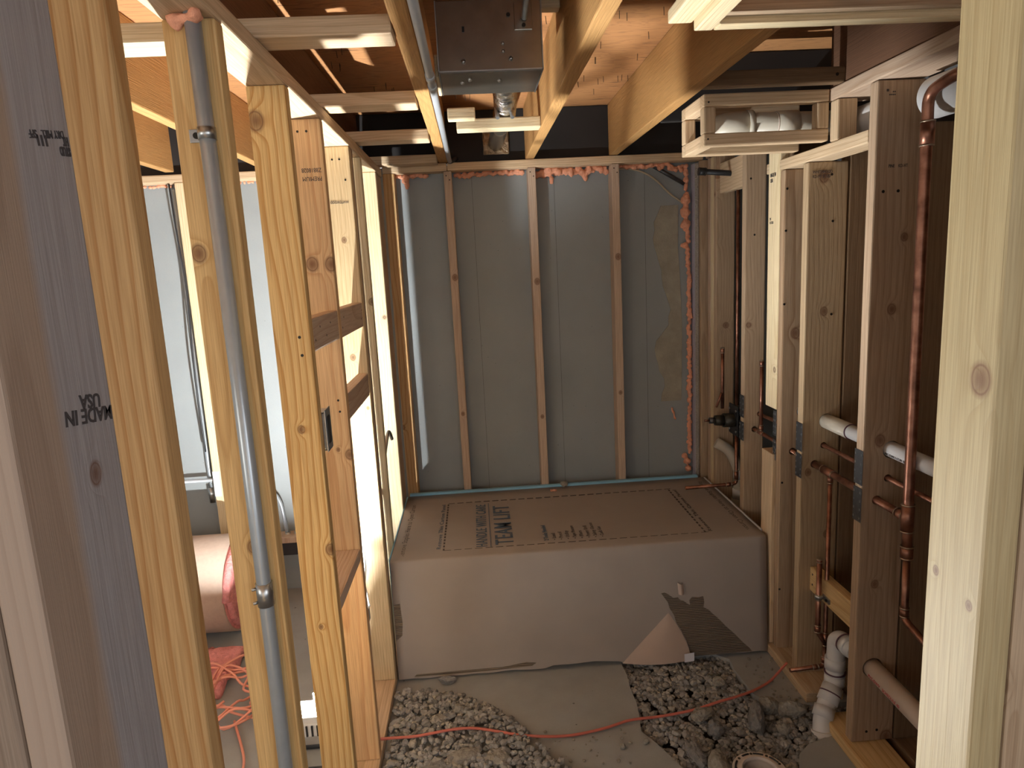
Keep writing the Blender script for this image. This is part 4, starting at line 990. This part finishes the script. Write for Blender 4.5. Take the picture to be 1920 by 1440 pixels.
# loose crumbs on slab
random.seed(11)
mb = MB()
for k in range(70): mb.rock((random.uniform(.0, .60), random.uniform(1.75, 2.2), .003), random.uniform(.0025, .007), k, 1)
for k in range(40): mb.rock((random.uniform(1.0, 1.13), random.uniform(2.2, 2.5), .003), random.uniform(.003, .007), k+90, 1)
tag(mb.build('crumbs', M_ROCK), 'fine concrete crumbs scattered over the bare slab', 'debris', kind='stuff')
rk = [(.913, 2.132, .045, 'long pale rock chunk on the gravel in front of the white drain', (.6, 1.7, .9)), (.984, 2.190, .034, 'pale rock chunk right of the long one', (1, .9, 1)), (1.055, 2.165, .036, 'brownish chunk tight against the slab edge near the drain', (1.3, .8, .9)),
      (.755, 2.10, .028, 'grey chunk under the orange cord in the trench', (1, 1, .9)), (.86, 2.36, .022, 'tan stone on the gravel near the broken slab corner', (1.2, 1, .8)), (.73, 2.18, .034, 'flat dark slab fragment crossed by the orange cord', (1.3, .8, .6)),
      (.645, 1.99, .035, 'tan splinter-like chunk at the left trench edge', (.7, 1.6, .6)), (.70, 1.93, .04, 'brown chunk near the floor flange', (.8, 1.3, .7)), (.985, 2.07, .022, 'small reddish stone near the white drain', (1, 1, 1)),
      (-.307, 2.335, .020, 'white stone at the top left of the loose gravel', (1.3, .8, .7)), (-.155, 2.29, .026, 'grey stone at the upper edge of the loose gravel', (1, 1, .9)), (-.23, 2.24, .030, 'yellowish stone in the middle of the loose gravel', (1, 1, .8)),
      (-.203, 2.492, .024, 'pale stone wedged under the carton front edge', (1.4, .6, .8)), (-.12, 2.315, .014, 'small pale stone beside the grey one', (1, 1, .8)), (.034, 2.10, .016, 'pale yellow chip right of the loose gravel', (.8, 1.5, .6)),
      (.10, 2.06, .016, 'cream sliver chip lying on the slab edge of the gravel', (1.6, .7, .5)), (-.13, 2.05, .048, 'large tan slab shard in the loose gravel at the bottom', (1.3, .9, .5)), (-.02, 2.03, .040, 'large grey shard in the loose gravel by the yellow chips', (1.1, 1, .5)),
      (-.22, 2.00, .035, 'pale blue-grey shard at the bottom of the loose gravel', (1.4, .8, .5)), (.41, 2.045, .010, 'little pebble alone on the slab', (1, 1, 1)), (.495, 2.06, .010, 'pair-size pebble at the trench lip', (1, 1, 1)),
      (.12, 1.93, .022, 'grey stone at the right tip of the loose gravel', (1, 1, .8))]
for i, (x, y, r, l, sc) in enumerate(rk):
    random.seed(100+i); mb = MB(); q = bmesh.ops.create_icosphere(mb.bm, subdivisions=3, radius=1)
    off = Vector((i*3.1, 2, 5)); a = random.uniform(-.4, .4)
    for v in q['verts']:
        k = 1+.35*noise.noise(v.co*1.1+off)+.16*noise.noise(v.co*2.6+off)+.07*noise.noise(v.co*7+off)
        p = Vector((v.co.x*sc[0], v.co.y*sc[1], max(v.co.z, -.7)*sc[2]))*k*r
        v.co = Matrix.Rotation(a, 3, 'Z') @ p
    zb = .012 if (x < .3 or y > 2.45) else (0.0 if x > .5 else .006)
    o = mb.build('rock', M_ROCK if i % 3 else M_ROCK2); o.location = (x, y, zb+r*.25*sc[2])
    tag(o, l, 'rock', 'larger rocks in the gravel')
# broken slab lip fragment
mb = MB(); mb.poly(jag([(.965, 2.275), (1.0, 2.225), (1.06, 2.195), (1.14, 2.185), (1.13, 2.225), (1.05, 2.25), (.99, 2.285), (.965, 2.275)][:-1], .006, .03), -.035, -.004)
tag(mb.build('slab_fragment', M_ROCK), 'ragged concrete lip under the cut end of the bottom plate', 'concrete')

# floor flange
e = empty('closet_flange', (.82, 1.885, 0), 'beige toilet floor flange ring at the bottom edge', 'flange')
mb = MB(); bm = mb.bm; n = 64; cx, cy = .815, 1.868
def ringv(r, z): return [bm.verts.new((cx+r*math.cos(2*PI*k/n), cy+r*math.sin(2*PI*k/n), z)) for k in range(n)]
prof = [(.085, .012), (.085, .022), (.083, .024), (.062, .024), (.060, .029), (.054, .029), (.052, .022), (.050, -.05), (.046, -.05), (.047, .018)]
rs = [ringv(r, z) for r, z in prof]
for A, B in zip(rs, rs[1:]):
    for k in range(n): bm.faces.new((A[k], A[(k+1) % n], B[(k+1) % n], B[k]))
mb.build('ring', M_CLOSET, e)
mb = MB()
for a0, a1 in ((60, 85), (96, 116), (140, 165), (20, 45), (200, 240), (280, 320)):
    pts = [(cx+.074*math.cos(math.radians(a0+(a1-a0)*t/8)), cy+.074*math.sin(math.radians(a0+(a1-a0)*t/8)), .0243) for t in range(9)]
    mb.tube(pts, .0035, 6)
o = mb.build('slots', M_RUBBER, e); o['kind'] = 'stuff'
for a in (52, 90, 128, 165, 15): MB().tube([(cx+.074*math.cos(math.radians(a)), cy+.074*math.sin(math.radians(a)), .023), (cx+.074*math.cos(math.radians(a)), cy+.074*math.sin(math.radians(a)), .0255)], .0045, 12).build('screw_hole', M_VALVE, e)

# extension cord
cd = spline([(-.75, 2.0, .012), (-.58, 2.0, .012), (-.50, 2.12, .046), (-.40, 2.135, .046), (-.301, 2.140, .042), (-.114, 2.162, .040), (.074, 2.125, .022), (.225, 2.122, .008), (.36, 2.14, .010), (.464, 2.17, .012), (.58, 2.185, .006), (.707, 2.20, .010), (.80, 2.215, .022), (.882, 2.24, .020), (.96, 2.275, .014), (1.039, 2.32, .012), (1.09, 2.34, .040), (1.13, 2.36, .062)], 8)
tag(MB().tube(cd, .0048, 10).build('extension_cord', M_CORD), 'orange extension cord crossing the gravel to the plumbing wall', 'cord')

# ================================================================ LEFT ROOM FLOOR ITEMS
e = empty('insulation_roll', (-1.45, 3.0, .01), 'kraft-faced roll of pink insulation on the left room floor', 'insulation')
R0 = .225; cz = .235; cy0 = 3.08
mb = MB(); mb.tube([(-2.0, cy0, cz), (-1.195, cy0, cz)], R0, 48); mb.build('facing', M_KRAFT, e)
mb = MB(); sp = []
for k in range(90):
    t = k/89; a = t*2*PI*5.5; r = .02+(.215-.02)*t; sp.append((-1.185-.006*math.sin(a*2), cy0+r*math.cos(a), cz+r*math.sin(a)))
mb.tube(sp, .019, 8); mb.build('fiberglass_spiral', M_PINK, e)
MB().tube([(-1.22, cy0, cz), (-1.192, cy0, cz)], .215, 40).build('fiberglass_core', M_PINK, e)
mb = MB(); mb.box(-1.50, -1.40, cy0-R0-.003, cy0-R0+.01, .33, .37)
mb.build('red_mark', M_RED, e)
mb = MB(); random.seed(21)
q = bmesh.ops.create_grid(mb.bm, x_segments=24, y_segments=12, size=.5)
for v in q['verts']:
    x, y = v.co.x, v.co.y
    v.co = Vector((-1.42+x*.62, 2.68+y*.34, .045+.03*noise.noise(Vector((x*5, y*5, 1)))+.02*noise.noise(Vector((x*14, y*14, 1)))))
g = bmesh.ops.extrude_face_region(mb.bm, geom=mb.bm.faces[:])
for v in g['geom']:
    if isinstance(v, bmesh.types.BMVert): v.co.z -= .04
for f in mb.bm.faces: f.smooth = True
tag(mb.build('insulation_batt', M_PINK), 'loose pink insulation batt lying under the roll', 'insulation')
random.seed(5)
pts = []
for k in range(70):
    a = k*.62; r = .13+.05*math.sin(k*1.7)
    pts.append((-1.06+r*1.1*math.cos(a)+.02*math.sin(k*.9), 2.46+r*1.3*math.sin(a)+.05*math.sin(k*.37), .012+.012*(k % 5)+.02*abs(math.sin(k*.8))))
tag(MB().tube(spline(pts, 5), .0048, 8).build('coiled_cord', M_CORDP), 'tangled salmon extension cord heaped on the left room floor', 'cord')
tag(MB().tube(spline([(-1.0, 2.35, .01), (-.9, 2.15, .008), (-.86, 2.02, .008), (-.75, 2.0, .012)], 8), .0048, 8).build('cord_tail', M_CORDP), 'thin cord tail leading from the tangle towards the work light', 'cord')
# work light
WX, WY, WZ = -.655, 2.125, .18
e = empty('work_light', (WX, WY, 0), 'glaring white work light standing on the floor behind the left studs', 'work light')
mb = MB(); mb.box(WX-.058, WX+.058, WY-.058, WY+.058, WZ-.055, WZ-.006, .006); mb.build('housing', M_WHITEP, e)
mb = MB()
for k in range(6): mb.box(WX-.050+.018*k, WX-.044+.018*k, WY-.062, WY+.062, WZ-.050, WZ-.012)
mb.build('cooling_fins', M_RUBBER, e)
mb = MB(); mb.tube(path([(WX-.075, WY+.05, .008), (WX-.075, WY-.06, .008), (WX+.075, WY-.06, .008), (WX+.075, WY+.05, .008), (WX-.075, WY+.05, .008)], .02), .007, 10)
for sx in (-1, 1): mb.tube([(WX+sx*.075, WY, .008), (WX+sx*.070, WY, WZ-.03)], .006, 10); mb.tube([(WX+sx*.072, WY, WZ-.03), (WX+sx*.056, WY, WZ-.03)], .006, 10)
mb.build('stand', M_RUBBER, e)
# hood, added to shape the lamp's light: tall roomward, low to the left
mb = MB(); mb.box(WX+.050, WX+.055, WY-.055, WY+.018, WZ-.006, WZ+.022); mb.box(WX+.050, WX+.055, WY+.022, WY+.055, WZ-.006, WZ+.074)
mb.box(WX-.055, WX-.050, WY-.055, WY+.055, WZ-.006, WZ+.006)
mb.box(WX-.050, WX+.050, WY-.055, WY-.050, WZ-.006, WZ+.014)
mb.box(WX-.050, WX+.008, WY+.050, WY+.055, WZ-.006, WZ+.007); mb.box(WX+.008, WX+.0205, WY+.050, WY+.055, WZ-.006, WZ+.036); mb.box(WX+.0205, WX+.055, WY+.050, WY+.055, WZ-.006, WZ+.074)
mb.build('cutoff_hood', M_WHITEP, e)
def glow(name, power):
    m, nt, b = newmat(name); nt.nodes.remove(b)
    em = N(nt, 'ShaderNodeEmission'); em.inputs[0].default_value = (*LAMP_COL, 1); em.inputs[1].default_value = power
    nt.links.new(em.outputs[0], nt.nodes['Material Output'].inputs[0]); return m
mb = MB(); mb.box(WX-.049, WX+.049, WY-.049, WY+.049, WZ-.0055, WZ-.0035); mb.build('diffuser', glow('lamp_diffuser', 60.0), e)
mb = MB(); mb.box(WX-.015, WX+.015, WY-.015, WY+.015, WZ-.0034, WZ-.0015); mb.build('led_lens', glow('led_panel', LAMP_POWER), e)
